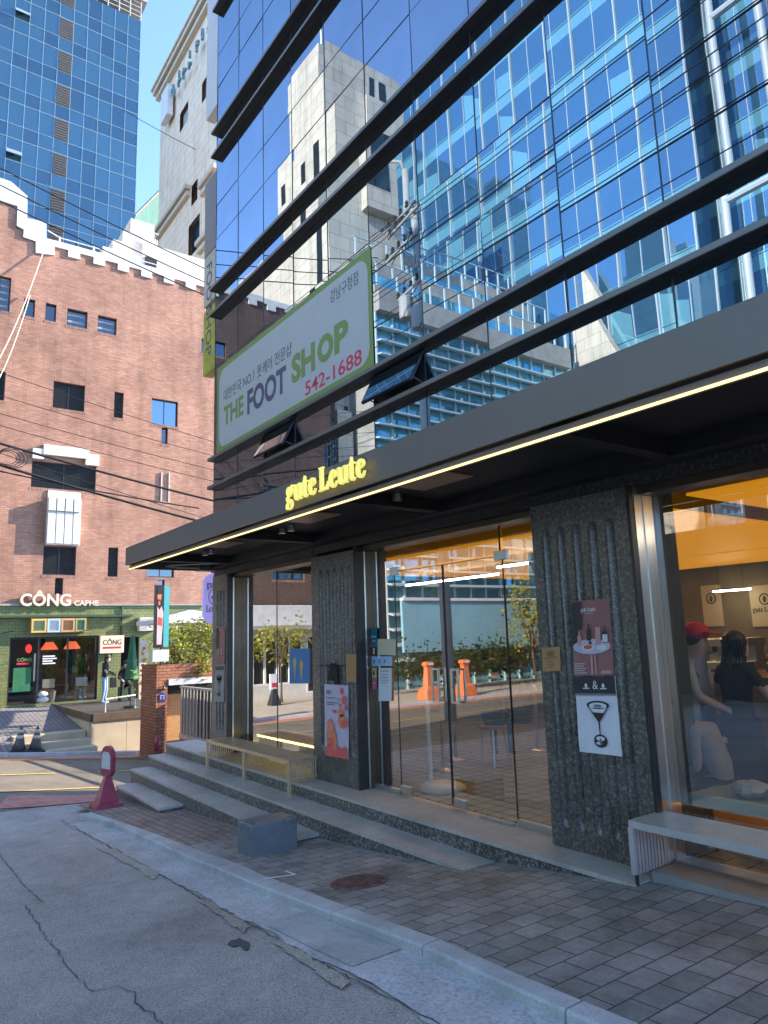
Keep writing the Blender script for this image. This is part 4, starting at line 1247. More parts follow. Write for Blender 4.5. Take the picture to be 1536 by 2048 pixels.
sheet_on_pier('poster', [(1150, 1354), (1231, 1352), (1246, 1513), (1160, 1503)], 'white poster of a cocktail in a stemmed glass under a black heading', 'poster', M['paper'], [
    ('heading', M['ink'], [rc(0, 1, .78, 1), ]),
    ('heading_fade', M['print_grey'], [rc(0, 1, .755, .78)]),
    ('glass_print', M['print_dark'], [ell(.55, .63, .27, .055, 2), ('poly', [(.28, .63), (.82, .63), (.58, .42), (.52, .42)], 2), ('poly', [(.53, .43), (.57, .43), (.565, .25), (.545, .25)], 2), ell(.555, .17, .16, .085, 2)]),
    ('drink', M['paper'], [ell(.55, .62, .215, .042, 3), ('poly', [(.34, .595), (.76, .595), (.67, .53), (.43, .535)], 3), ell(.555, .2, .1, .03, 3), ell(.52, .14, .07, .02, 3)]),
    ('drink_shade', M['print_grey'], [ell(.55, .62, .1, .018, 4), ell(.56, .16, .03, .05, 4)]),
    ('lettering', M['print_white'], [('text', '&', .46, .835, .13, .09), ell(.3, .885, .035, .03, 3), ell(.72, .88, .035, .03, 3), rc(.22, .38, .84, .855, 3), rc(.64, .8, .835, .85, 3)])])
sheet_on_pier('notice', [(1084, 1296), (1120, 1293), (1123, 1342), (1087, 1343)], 'brown kraft notice with a small crest on the right pier', 'notice', M['kraft'], [
    ('lettering', pbr('brown_ink', L(130, 98, 60), .7, var=0), [ell(.5, .75, .2, .1, 2), rc(.15, .85, .56, .59, 2), rc(.35, .65, .38, .41, 2), rc(.3, .7, .28, .3, 2), rc(.4, .6, .18, .2, 2)])])
sheet_on_pier('poster', [(649, 1368), (697, 1371), (699, 1519), (651, 1510)], 'white poster of orange and coral iced drinks on the middle pier', 'poster', M['print_lav'], [
    ('orange_glass', M['print_orange'], [('poly', [(.12, .08), (.52, .05), (.55, .2), (.5, .34), (.42, .46), (.3, .53), (.17, .5), (.1, .3)], 2), ell(.8, .5, .2, .1, 2), ell(.72, .62, .12, .06, 2)]),
    ('splash', M['print_coral'], [('poly', [(.02, .01), (.98, .0), (.98, .13), (.86, .17), (.74, .13), (.62, .16), (.5, .1), (.36, .13), (.2, .17), (.1, .12), (.04, .13)], 3), ell(.84, .48, .13, .055, 3), ell(.86, .8, .1, .06, 3), ell(.76, .92, .06, .05, 3), ell(.93, .7, .06, .05, 3), ell(.45, .63, .09, .022, 3), ell(.3, .2, .12, .06, 3), ell(.7, .72, .05, .03, 3)]),
    ('highlight', M['pink_light'], [ell(.34, .4, .07, .05, 4), ell(.78, .54, .06, .02, 4), ell(.22, .28, .05, .03, 4), ell(.64, .8, .05, .02, 4)]),
    ('lettering', M['print_grey'], [rc(.12, .28, .87, .92, 3), rc(.12, .5, .81, .822, 3), rc(.12, .62, .745, .757, 3), rc(.12, .45, .715, .725, 3)])])
sheet_on_pier('notice', [(692, 1308), (713, 1308), (714, 1365), (693, 1364)], 'plain kraft paper notice at the right edge of the middle pier', 'notice', M['kraft'], [('lettering', pbr('pale_crease', L(192, 156, 112), .8, var=0), [rc(.1, .9, .1, .13, 2), rc(.15, .8, .2, .22, 2)])])
sheet_on_pier('poster', [(433, 1253), (451, 1252), (450, 1327), (431, 1328)], 'faded pink poster on the left pier', 'poster', M['dusty_pink'], [('bottles', M['pink_light'], [bottle(.4, .25, .08, .2, 2), bottle(.7, .25, .08, .22, 2), rc(.4, .8, .88, .91, 2)]), ('shadow_print', M['print_dark'], [rc(.05, .3, .4, .95)])])
sheet_on_pier('poster', [(431, 1329), (450, 1328), (449, 1404), (429, 1403)], 'grey poster of a stemmed glass on the left pier', 'poster', pbr('grey_paper', L(150, 148, 144), .7, var=.1), [('glass_print', M['print_dark'], [ell(.5, .64, .26, .07, 2), ('poly', [(.26, .63), (.74, .63), (.5, .45)], 2), rc(.48, .52, .25, .46, 2), ell(.5, .2, .18, .05, 2), rc(.1, .9, .85, .95, 2)])])
# black strap bundle hung on the middle pier
t = thing('strap_bundle', (-7.05, YF - .02, .95), 'black folded strap bundle hung above the drinks poster', 'strap')
mb = MB(); a = at(664, 1330, Y=YF - .03); b = at(660, 1362, Y=YF - .03); c_ = at(671, 1368, Y=YF - .03)
mb.prism([a + Vector((-.04, 0, .02)), a + Vector((.05, 0, .02)), b + Vector((.06, 0, 0)), b + Vector((-.06, 0, .02))], (0, .02, 0)); mb.prism([a + Vector((.03, -.01, 0)), a + Vector((.09, -.01, 0)), c_ + Vector((.08, -.01, 0)), c_ + Vector((-.02, -.01, 0))], (0, .018, 0))
mb.build('straps', M['black_cloth'], t, bevel=.004)
MB().tube([at(636, 1331, Y=YF - .012), at(690, 1331, Y=YF - .012)], .006, 6).build('cord', M['black_metal'], t)

# stickers and sheets on the glass left of the doors
def sticker(px, label, mat, extra=(), y=GY - .012, name='sticker', grp='stickers on the entrance glass'):
    q = [at(x, yy, Y=y) for x, yy in px]
    t = thing(name, ((q[0].x + q[1].x) / 2, y, q[2].z), label, 'sticker', grp)
    MB().prism([q[3], q[2], q[1], q[0]], (0, .003, 0)).build('sheet', mat, t)
    for mt, (u0, u1, v0, v1) in extra:
        bl = lambda u, v: q[3].lerp(q[2], u).lerp(q[0].lerp(q[1], u), v) + Vector((0, -.003, 0))
        MB().poly(bl(u0, v0), bl(u1, v0), bl(u1, v1), bl(u0, v1)).build('print', mt, t)
    return t

box4 = lambda x0, y0, x1, y1: [(x0, y0), (x1, y0), (x1, y1), (x0, y1)]
M['teal'] = pbr('teal_print', L(22, 110, 128), .5, var=.05)
M['blue_pale'] = pbr('pale_blue_print', L(170, 200, 226), .5, var=.05)
M['blue_x'] = pbr('blue_print', L(44, 96, 170), .5, var=.0)
sticker(box4(741, 1256, 754, 1290), 'tall teal sticker on the entrance glass', M['teal'], [(M['blue_pale'], (.1, .9, .46, .52)), (M['blue_pale'], (.3, .8, .2, .26))])
sticker(box4(743, 1293, 754, 1311), 'black sticker with a white symbol below the teal one', M['ink'], [(M['print_white'], (.3, .6, .15, .85))])
t = sticker(box4(741, 1313, 784, 1332), 'row of pale blue crossed squares on the entrance glass', M['blue_pale'])
mb = MB()
for k in range(3):
    c = at(748 + 10.5 * k, 1322, Y=GY - .017); s = .018
    for sg in (-1, 1): mb.prism([c + Vector((-s, 0, -s * sg - .005)), c + Vector((-s + .01, 0, -s * sg - .005)), c + Vector((s, 0, s * sg)), c + Vector((s - .01, 0, s * sg))], (0, .0015, 0))
mb.build('print', M['blue_x'], t)
sticker(box4(743, 1336, 753, 1356), 'cream and yellow small sticker above the pink one', pbr('cream_sticker', L(206, 196, 130), .5, var=.05), [(M['ink'], (.35, .65, .3, .7))])
sticker(box4(743, 1357, 753, 1378), 'small pink sticker lowest on the entrance glass', pbr('pink_sticker', L(216, 112, 140), .5, var=.05), [(M['print_white'], (.2, .8, .5, .6))])
sticker(box4(755, 1278, 791, 1310), 'blank cream paper sheet on the entrance glass', pbr('cream_sheet', L(205, 200, 170), .6, var=.03))
sticker(box4(757, 1336, 783, 1402), 'white printed notice sheet on the entrance glass', M['paper'], [(M['print_grey'], (.15, .85, .9, .92)), (M['print_grey'], (.2, .8, .78, .8)), (M['print_grey'], (.2, .8, .7, .72)), (M['print_grey'], (.2, .8, .62, .64)), (M['print_grey'], (.2, .7, .54, .56))])
# blue ice cream poster inside the left window
q = [at(x, y, Y=GY - .012) for x, y in ((579, 1297), (620, 1297), (620, 1367), (579, 1367))]
t = thing('poster', (q[0].x, GY - .012, q[2].z), 'blue poster of two ice cream cones on the left shop window', 'poster')
MB().prism([q[3], q[2], q[1], q[0]], (0, .004, 0)).build('sheet', pbr('blue_poster', L(52, 128, 190), .5, var=.08), t)
M['cone_y'] = pbr('cone_print', L(205, 180, 90), .5, var=.1)
for u, v, s in ((.27, .5, 1.0), (.6, .42, 1.0)):
    c = q[3].lerp(q[2], u).lerp(q[0].lerp(q[1], u), v) + Vector((0, -.002, 0))
    mb = MB(); mb.poly(*[c + Vector((.045 * math.cos(a), 0, .05 + .06 * math.sin(a))) for a in [2 * math.pi * i / 12 for i in range(12)]]); mb.poly(c + Vector((-.035, -.001, .03)), c + Vector((0, -.001, -.2)), c + Vector((.035, -.001, .03)))
    mb.build('ice_cream_print', M['cone_y'], t)

# ------------------------------------------------------------------ benches, block, manhole, sign stand
t = thing('bench', (-8.65, 4.16, -.145), 'long slatted bench standing astride the steps under the left window', 'bench')
zt = .25
mb = MB(); n = 13
for i in range(n):
    y = 3.985 + (4.335 - 3.985) * i / (n - 1); mb.box(-9.86, -7.45, y - .0105, y + .0105, zt - .04, zt)
mb.build('seat', M['bench_sheen_tint'], t)
for x in (-9.85, -8.65, -7.46):
    mb = MB(); mb.box(x - .02, x + .02, 3.972, 4.0, -.145, zt - .041); mb.build('leg', M['bench_sheen_tint'], t)
    mb = MB()
    for i in range(11):
        y = 4.03 + .03 * i; mb.box(x - .006, x + .006, y - .0065, y + .0065, .005, zt - .041)
    mb.box(x - .005, x + .005, 4.0, 4.35, .04, .05)
    mb.build('side_panel', M['bench_sheen_tint'], t)
t = thing('bench', (-2.2, 4.25, -.02), 'silver slatted bench at the right edge under the big window', 'bench')
zt = .385
mb = MB(); n = 11
for i in range(n):
    y = 4.075 + .35 * i / (n - 1); mb.box(-3.03, -.9, y - .013, y + .013, zt - .045, zt)
mb.build('seat', M['steel_bench'], t)
for x in (-3.02, -.91):
    mb = MB()
    for i in range(11):
        y = 4.075 + .35 * i / 10; mb.box(x - .019, x + .019, y - .012, y + .012, .06 if x < -2 else .13, zt - .046)
    mb.box(x - .004, x + .004, 4.06, 4.44, .2, .21)
    mb.build('side_panel', M['steel_bench'], t)
    MB().tube([(x, 4.09, -.06), (x, 4.09, .06)], .012, 8).tube([(x, 4.41, -.06), (x, 4.41, .06)], .012, 8).build('foot', M['black_metal'], t)
t = MB().box(-6.575, -6.265, 2.965, 3.43, -.38, -.06).build('stone_block', M['granite_block'], None, bevel=.008)
tag(t, 'square grey granite block standing on the paving before the steps', 'stone block')
p = at(718, 1764, Z=-.24)
for _ in range(10): p = at(718, 1764, Z=G(p.x, p.y))
t = thing('manhole_cover', (p.x, p.y, p.z), 'rusty oval manhole cover set in the slate paving', 'manhole cover')
slope = (G(p.x + .2, p.y) - G(p.x - .2, p.y)) / .4
tilt = lambda vs: [(x, y, z + slope * (x - p.x)) for x, y, z in vs]
mb = MB(); mb.lathe(p.x, p.y, [(.215, 0), (.215, .006), (.19, .008), (.19, .004)], 36, p.z); mb.v = tilt(mb.v); mb.build('rim', M['rust'], t)
mb = MB(); mb.lathe(p.x, p.y, [(.188, 0), (.188, .006)], 36, p.z)
for i in range(9):
    o = -.16 + .04 * i; l = math.sqrt(.18 ** 2 - o * o); mb.box(p.x + o - .01, p.x + o + .01, p.y - l, p.y + l, p.z + .006, p.z + .012)
mb.v = tilt(mb.v); mb.build('lid', M['rust'], t)

# wine red plastic stand with a white face
p = at(210, 1614, Z=-.6)
for _ in range(12): p = at(210, 1614, Z=G(p.x, p.y))
bx, by, bz = p.x, p.y + .02, G(p.x, p.y)
t = thing('sign_stand', (bx, by, bz), 'wine red plastic sign stand with a white face at the step end', 'sign stand')
kk = (at(210, 1492, X=bx).z - bz)           # its height
def loft(mb, rings):
    k = len(rings[0]); mb.add([p for r in rings for p in r], [(i * k + j, i * k + (j + 1) % k, (i + 1) * k + (j + 1) % k, (i + 1) * k + j) for i in range(len(rings) - 1) for j in range(k)] + [list(range(k - 1, -1, -1)), list(range((len(rings) - 1) * k, len(rings) * k))]); return mb
rect = lambda cx, cy, z, wx, wy: [(cx - wx, cy - wy, z), (cx + wx, cy - wy, z), (cx + wx, cy + wy, z), (cx - wx, cy + wy, z)]
mb = MB(); loft(mb, [rect(bx, by, bz, .185, .185), rect(bx, by, bz + .05, .175, .175), rect(bx, by, bz + .07, .13, .13), rect(bx, by, bz + kk * .45, .055, .05), rect(bx, by, bz + kk * .5, .05, .035), rect(bx, by, bz + kk * .53, .08, .03)])
mb.build('base', M['wine'], t, bevel=.006)
yaw = math.radians(194); ux, uy = math.cos(yaw), math.sin(yaw)     # the panel is turned to the crossing
def pan(a, z, d): return (bx + ux * a - uy * d, by + uy * a + ux * d, bz + z)
outl = []
for i in range(13):
    a = math.pi * i / 12; outl.append((.15 * math.cos(a), kk - .15 + .15 * math.sin(a)))
outl += [(-.15, kk * .58), (-.09, kk * .5), (.09, kk * .5), (.15, kk * .58)]
mb = MB(); mb.prism([pan(a, z, -.03) for a, z in outl], (-uy * .06, ux * .06, 0)); mb.build('sign_panel', M['wine'], t, bevel=.008)
for d in (-.033, .033):
    mb = MB(); q4 = [(-.115, kk * .62), (.115, kk * .62), (.115, kk - .14), (.07, kk - .08), (-.07, kk - .08), (-.115, kk - .14)]
    if d > 0: q4 = q4[::-1]
    mb.poly(*[pan(a, z, d) for a, z in q4]); mb.build('white_face', M['white_dirty'], t)
mb = MB(); mb.tube([pan(-.04, kk - .015, -.03), pan(.04, kk - .015, -.03)], .01, 6); mb.build('handle', M['wine'], t)


# ------------------------------------------------------------------ the red brick building across the street
XB = -25.0
def wall_x(mb, X, y0, y1, z0, z1, holes):
    """a wall in the plane X = const with rectangular openings (ya, yb, za, zb)"""
    ys = sorted({y0, y1, *[h[0] for h in holes], *[h[1] for h in holes]}); zs = sorted({z0, z1, *[h[2] for h in holes], *[h[3] for h in holes]})
    ys = [y for y in ys if y0 <= y <= y1]; zs = [z for z in zs if z0 <= z <= z1]
    for a, b in zip(ys, ys[1:]):
        for c, d in zip(zs, zs[1:]):
            cy, cz = (a + b) / 2, (c + d) / 2
            if any(h[0] < cy < h[1] and h[2] < cz < h[3] for h in holes): continue
            mb.poly((X, a, c), (X, b, c), (X, b, d), (X, a, d))
    return mb

def reveal(mb, X, h, d):
    a, b, c, e = h
    mb.poly((X, a, c), (X, a, e), (X - d, a, e), (X - d, a, c)); mb.poly((X, b, e), (X, b, c), (X - d, b, c), (X - d, b, e))
    mb.poly((X, a, c), (X - d, a, c), (X - d, b, c), (X, b, c)); mb.poly((X, b, e), (X - d, b, e), (X - d, a, e), (X, a, e))

WIN = [  # y0 y1 z0 z1 kind
    (2.72, 3.06, 12.60, 13.81, 'blind'), (3.48, 3.82, 12.59, 13.22, 'dark'), (4.15, 4.49, 12.59, 13.22, 'dark'), (4.84, 5.51, 12.58, 13.2, 'blind'), (5.86, 6.51, 12.57, 13.2, 'blind'),
    (2.78, 3.07, 9.52, 10.5, 'dark'), (4.52, 5.53, 9.54, 10.48, 'dark'), (6.52, 6.84, 9.51, 10.46, 'dark'), (7.85, 8.82, 9.49, 10.46, 'blue'), (8.23, 8.46, 8.78, 9.42, 'dark'),
    (3.99, 6.00, 6.75, 7.64, 'dark'), (4.47, 5.47, 3.90, 4.83, 'dark'), (4.86, 5.11, 3.26, 3.86, 'dark'), (6.50, 6.83, 3.88, 4.88, 'dark'), (7.83, 8.79, 3.90, 4.83, 'dark'), (8.22, 8.46, 3.3, 3.86, 'dark'),
    (-1.2, -.2, 9.5, 10.5, 'blue'), (-3.4, -2.6, 9.5, 10.5, 'blue'), (1.0, 1.6, 12.6, 13.2, 'dark'), (-2.0, -1.3, 12.6, 13.2, 'blue'), (-5.2, -4.3, 12.6, 13.2, 'dark'), (-5.0, -3.6, 3.9, 4.9, 'dark'), (-4.9, -3.4, 6.7, 7.6, 'dark'), (9.7, 10.4, 12.6, 13.2, 'dark')]
YL, YRR = -6.55, 12.0
M['sill_brick'] = bricks('sill_course_brick', (0.40, 0.21, 0.155), (0.30, 0.15, 0.115), (0.17, 0.12, 0.10), 0.068, 0.3, 0.009, 'wall', 0.85, 0.7, 0.2)
brb = thing('brick_building', (XB, 2.5, -.2), 'red brick building with a stepped white parapet and a green tiled cafe front', 'building')
mb = MB()
wall_x(mb, XB, 1.5, YRR, 2.95, 15.33, [h for h in WIN if h[0] > 1.5])
for h in WIN:
    if h[0] > 1.5: reveal(mb, XB, h[:4], .16)
mb.poly((XB, YRR, 2.95), (XB - 14, YRR, 2.95), (XB - 14, YRR, 15.33), (XB, YRR, 15.33)); mb.poly((XB - 14, YL, -1), (XB, YL, -1), (XB, YL, 15.33), (XB - 14, YL, 15.33))
mb.poly((XB, YL, 15.33), (XB, YRR, 15.33), (XB - 14, YRR, 15.33), (XB - 14, YL, 15.33))
mb.box(XB - .3, XB, 1.5, 3.10, 15.33, 16.44); mb.box(XB - .3, XB - .001, 1.27, 3.33, 15.33, 15.64)
mb.build('brick_wall', M['brick'], brb)
M['brick_shaded'] = bricks('shade_toned_brick', (0.17, 0.10, 0.078), (0.12, 0.075, 0.06), (0.09, 0.07, 0.06), 0.19, 0.066, 0.0085, 'wall', 0.85, 0.7, 0.22)  # shade put into the red brick's colour for the stretch seen mirrored
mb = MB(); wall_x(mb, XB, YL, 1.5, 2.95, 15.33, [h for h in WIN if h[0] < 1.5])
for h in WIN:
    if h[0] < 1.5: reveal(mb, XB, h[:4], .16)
mb.build('shade_toned_brick_wall', M['brick_shaded'], brb)
for (a, b, c, d, kind) in WIN:
    w = MB().poly((XB - .13, a + .03, c + .03), (XB - .13, b - .03, c + .03), (XB - .13, b - .03, d - .03), (XB - .13, a + .03, d - .03)).build('window', M['blue_glass' if kind == 'blue' else 'dark_glass'], brb)
    f = MB(); f.frame((XB - .11, a, c), (0, 1, 0), (0, 0, 1), b - a, d - c, .035, (-.05, 0, 0))
    if b - a > .8: f.box(XB - .15, XB - .115, (a + b) / 2 - .015, (a + b) / 2 + .015, c + .035, d - .035)
    f.build('window_frame', M['mullion'], w)
    MB().box(XB - .02, XB + .008, a - .04, b + .04, c - .10, c - .005).build('sill_course', M['sill_brick'], w)
    if kind == 'blind':
        s = MB(); n = int((d - c) / .12)
        for i in range(n):
            if i % 2: s.poly((XB - .127, a + .04, c + .05 + i * .12), (XB - .127, b - .04, c + .05 + i * .12), (XB - .127, b - .04, c + .12 + i * .12), (XB - .127, a + .04, c + .12 + i * .12))
        s.build('blind', M['blind'], w)
# stepped parapet, white, standing a little proud of the brick
half = [(4.316, 15.55), (4.33, 15.0), (3.74, 14.91), (3.72, 15.33), (3.33, 15.37), (3.33, 15.64), (3.11, 15.72), (3.10, 16.44), (2.2, 16.47)]
top = [(2.2, 17.3), (2.86, 17.27), (3.38, 16.92), (3.42, 16.1), (4.02, 16.13), (4.05, 15.55)]
def par_poly(mb, pts): mb.prism([(XB + .07, y, z) for y, z in pts], (-.34, 0, 0))
mb = MB()
for f_ in (1, -1):
    pts = [((y if f_ > 0 else 4.6 - y - .2), z) for y, z in half + top]
    par_poly(mb, pts if f_ > 0 else pts[::-1])
    y = 4.316
    while y < (YRR if f_ > 0 else 10.9):
        a, b, c = y, y + .45, y + .85
        for (p, q, zlo) in ((a, b, 15.33), (b, c, 15.09)):
            if f_ > 0: mb.box(XB - .27, XB + .07, p, q - .0005, zlo, 15.56)
            else: mb.box(XB - .27, XB + .07, 4.4 - q + .0005, 4.4 - p, zlo, 15.56)
        y = c
mb.build('parapet', M['white_dirty'], brb)
mb = MB()
for y in [4.5 + 1.15 * i for i in range(7)]: mb.tube([(XB - .1, y, 15.56), (XB - .1, y, 15.83)], .03, 6)
mb.tube([(XB - .1, 4.1, 15.95), (XB - .1, 4.5, 15.8), (XB - .1, 11.6, 15.78)], .016, 6); mb.build('roof_rail', M['white'], brb)
# white stone hood over the wide window
mb = MB()
mb.box(XB, XB + .12, 3.98, 4.32, 7.69, 8.03); mb.box(XB, XB + .14, 4.3, 5.72, 7.86, 8.2); mb.box(XB, XB + .12, 5.62, 6.06, 7.66, 8.05)
mb.build('window_hood', M['white_dirty'], brb)
# white bay of four round-edged shafts with capitals
mb = MB(); mb.box(XB, XB + .20, 4.5, 5.52, 4.86, 6.40)
for i in range(4):
    y0 = 4.49 + .26 * i
    mb.box(XB + .2, XB + .24, y0 + .012, y0 + .245, 4.9, 5.95); mb.box(XB + .2, XB + .30, y0 + .005, y0 + .23, 5.97, 6.42)
mb.box(XB, XB + .05, 4.5, 5.52, 6.42, 6.68)
bay = mb.build('bay', M['white_dirty'], brb, bevel=.012)
for y in (8.25, 8.53):
    MB().box(XB, XB + .055, y - .012, y + .012, 6.6, 7.7).box(XB, XB + .02, y - .2, y - .012, 6.6, 6.63).build('wall_fin', M['white_dirty'], brb)

# cafe front: green tiles, glazing, door, a shallow room behind
GL = (3.64, 6.29, -.15, 1.92); DO = (7.02, 7.62, -.23, 1.84)
mb = MB(); wall_x(mb, XB + .02, 3.0, YRR, -1.2, 2.90, [GL, DO])
for h in (GL, DO): reveal(mb, XB + .02, h, .14)
mb.build('green_wall', M['green_tile'], brb)
mb = MB(); mb.box(XB, XB + .1, 2.9, YRR, 2.9, 2.96); mb.build('string_course', M['concrete'], brb)
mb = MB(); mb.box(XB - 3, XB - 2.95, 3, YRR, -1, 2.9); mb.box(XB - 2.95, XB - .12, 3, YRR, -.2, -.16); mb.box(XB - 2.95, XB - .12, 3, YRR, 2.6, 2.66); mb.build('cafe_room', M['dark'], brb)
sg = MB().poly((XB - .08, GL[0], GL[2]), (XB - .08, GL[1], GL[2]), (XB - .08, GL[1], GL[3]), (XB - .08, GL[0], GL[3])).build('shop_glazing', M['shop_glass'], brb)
mb = MB()
for y in (3.66, 4.5, 5.35, 6.26): mb.box(XB - .1, XB - .05, y - .025, y + .025, GL[2], GL[3])
mb.box(XB - .1, XB - .052, 3.66, 6.26, GL[3] - .06, GL[3]); mb.build('window_frame', M['mullion'], sg)
MB().box(XB - .045, XB - .02, 4.36, 4.41, .55, 1.4).build('door_handle', M['steel'], sg)
mb = MB()
for i, w_ in enumerate((.36, .42, .3, .38)): mb.box(XB - .078, XB - .076, 4.62, 4.62 + w_, 1.28 - .075 * i, 1.32 - .075 * i)
mb.build('lettering', M['white'], sg)
mb = MB(); text_into(mb, 'CÔNG', (XB - .077, 3.88, 1.17), (0, 1, 0), V, .14, .002, .02, fit=.42); mb.build('lettering', M['banner_green'], sg)
MB().box(XB - .078, XB - .076, 3.88, 4.24, 1.07, 1.13).build('red_bar', M['banner_red'], sg)
MB().box(XB - .078, XB - .076, 3.8, 4.3, .25, .98).build('door_poster', pbr('green_poster', L(48, 110, 70), .5, var=.2), sg)
M['lamp_red'] = emit('red_lantern', (1.0, .03, .02), .35); M['lamp_orange'] = emit('orange_shade', (1.0, .16, .06), .16)
t = thing('red_lantern', (XB - .6, 4.3, 1.5), 'small glowing red lantern behind the green cafe door', 'lantern')
mb = MB(); mb.ball((XB - .5, 4.27, 1.56), .09, .09, .14, 12, 8); mb.build('shade', M['lamp_red'], t, smooth=True); MB().tube([(XB - .5, 4.27, 1.7), (XB - .5, 4.27, 2.6)], .006, 5).build('cord', M['wire'], t)
for y, lb in ((4.9, 'left glowing orange pleated lamp shade in the green cafe window'), (5.6, 'right glowing orange pleated lamp shade in the green cafe window')):
    t = thing('pendant_lamp', (XB - .9, y, 1.5), lb, 'lamp', 'pendant lamps in the green cafe')
    mb = MB(); mb.lathe(XB - .6, y, [(.26, 0), (.25, .05), (.12, .24), (.11, .25)], 16, 1.5); mb.build('shade', M['lamp_orange'], t, smooth=True); MB().tube([(XB - .6, y, 1.74), (XB - .6, y, 2.6)], .008, 5).build('cord', M['wire'], t)
for (y, h, lb) in ((4.95, 1.5, 'leafy potted plant left of the chair in the green cafe window'), (5.85, 1.75, 'tall broad leaved potted plant in the green cafe window')):
    t = thing('potted_plant', (XB - .5, y, -.16), lb, 'plant', 'plants in the green cafe window')
    mb = MB(); mb.lathe(XB - .38, y, [(.13, 0), (.18, .36), (.16, .36)], 14, -.16); mb.build('pot', M['concrete'], t)
    rr = random.Random(int(y * 10)); mb = MB()
    for i in range(26):
        a = rr.uniform(0, 6.28); l = h * rr.uniform(.4, .75); r1 = rr.uniform(.15, .4)
        p0 = Vector((XB - .38, y, .2)); p2 = p0 + Vector((math.cos(a) * r1 * .7, math.sin(a) * r1, l)); p1 = (p0 + p2) / 2 + Vector((0, 0, .1)); w_ = Vector((-math.sin(a), math.cos(a), 0)) * .10
        mb.add([p0, p1 + w_, p2, p1 - w_], [(0, 1, 2, 3)])
    mb.build('foliage', M['leaf'], t)
for (y, lb) in ((4.85, 'rattan chair left in the green cafe window'), (5.85, 'rattan chair right in the green cafe window')):
    t = thing('cafe_chair', (XB - .35, y, -.16), lb, 'chair', 'chairs in the green cafe window')
    MB().box(XB - .5, XB - .2, y - .18, y + .18, .2, .25).build('seat', M['timber'], t); MB().box(XB - .2, XB - .17, y - .18, y + .18, .3, .58).build('backrest', M['cream'], t)
    for dx in (-.48, -.22):
        for dy in (-.16, .16): MB().tube([(XB + dx, y + dy, .2), (XB + dx, y + dy, -.16)], .012, 5).build('leg', M['timber'], t)
t = thing('door_stone', (XB + .25, 4.45, -.2), 'white stacked round stone by the green cafe door', 'stone')
mb = MB(); mb.ball((XB + .22, 4.62, -.03), .17, .17, .1, 12, 8); mb.ball((XB + .22, 4.62, .14), .15, .15, .09, 12, 8); mb.build('stones', M['white_dirty'], t, smooth=True)
# lettering and boards of the green cafe
M['cream_letter'] = pbr('cream_letters', (0.66, 0.55, 0.43), 0.5, var=.04)
t = thing('shop_sign', (XB + .1, 5, 2.9), 'large cream raised letters above the green tiled cafe front', 'sign')
mb = MB(); text_into(mb, 'CÔNG', (XB + .1, 3.84, 2.9), (0, 1, 0), V, .53, .07, .03, fit=1.5); mb.build('lettering', M['cream_letter'], t)
mb = MB(); text_into(mb, 'CAPHE', (XB + .1, 5.44, 2.9), (0, 1, 0), V, .24, .05, .03, fit=.77); mb.build('lettering', M['cream_letter'], t)
MB().box(XB + .1, XB + .13, 3.84, 6.2, 2.93, 2.95).build('rail', M['black_metal'], t)
t = thing('hanging_sign', (XB + .3, 6.66, 1.3), 'cream boxed sign with brown letters and a red bar beside the green cafe door', 'sign')
MB().box(XB + .1, XB + .26, 6.28, 7.04, 1.33, 1.9).build('box', pbr('cream_sign', L(250, 214, 176), .5, var=.03), t)
mb = MB(); text_into(mb, 'CÔNG', (XB + .261, 6.36, 1.6), (0, 1, 0), V, .24, .004, .02, fit=.6); mb.build('lettering', pbr('brown_letter', L(96, 80, 52), .5, var=0), t)
MB().box(XB + .26, XB + .264, 6.36, 6.95, 1.47, 1.54).build('red_bar', M['banner_red'], t)
for y in (6.32, 7.0): MB().tube([(XB, y, 1.6), (XB + .12, y, 1.6)], .015, 6).build('bracket', M['black_metal'], t)
t = thing('shutter_box', (XB + .2, 5, 2.0), 'boxed row of coloured louvred shutters over the green cafe door', 'shutters')
MB().box(XB + .02, XB + .24, 4.17, 5.83, 2.03, 2.49).build('box', M['timber'], t)
for i, (a, b, col, frm) in enumerate(((4.19, 4.62, L(120, 165, 130), L(222, 176, 92)), (4.65, 5.03, L(205, 220, 232), L(170, 196, 216)), (5.06, 5.46, L(178, 130, 88), L(196, 150, 104)), (5.49, 5.81, L(52, 130, 118), L(150, 150, 84)))):
    f = MB(); f.frame((XB + .242, a, 2.05), (0, 1, 0), (0, 0, 1), b - a, .42, .05, (.02, 0, 0)); s = f.build('shutter', pbr('shutter_frame', frm, .6, var=.1), t)
    m_ = MB()
    for k in range(9): m_.prism([(XB + .242, a + .05, 2.105 + .036 * k), (XB + .242, b - .05, 2.105 + .036 * k), (XB + .255, b - .05, 2.128 + .036 * k), (XB + .255, a + .05, 2.128 + .036 * k)], (.003, 0, .006))
    m_.build('louvres', pbr('shutter_slat', col, .6, var=.1), s)
t = thing('air_conditioner', (XB + .15, 7.85, 2.0), 'white louvred air conditioner box on the green tiled wall', 'air conditioner')
MB().box(XB + .02, XB + .3, 7.53, 8.15, 2.03, 2.48).build('case', M['white_dirty'], t, bevel=.01)
mb = MB()
for k in range(8): mb.box(XB + .3, XB + .306, 7.57, 7.8, 2.08 + .045 * k, 2.10 + .045 * k)
mb.build('grille', M['concrete'], t)
mb = MB(); mb.tube([(XB + .305, 7.98 + .12 * math.cos(a), 2.26 + .12 * math.sin(a)) for a in [2 * math.pi * i / 14 for i in range(15)]], .012, 5); mb.build('fan_ring', M['concrete'], t)
MB().tube([(XB + .06, 7.0, 2.9), (XB + .06, 7.0, 1.9)], .03, 6).build('drain_pipe', M['green_dark'], brb)
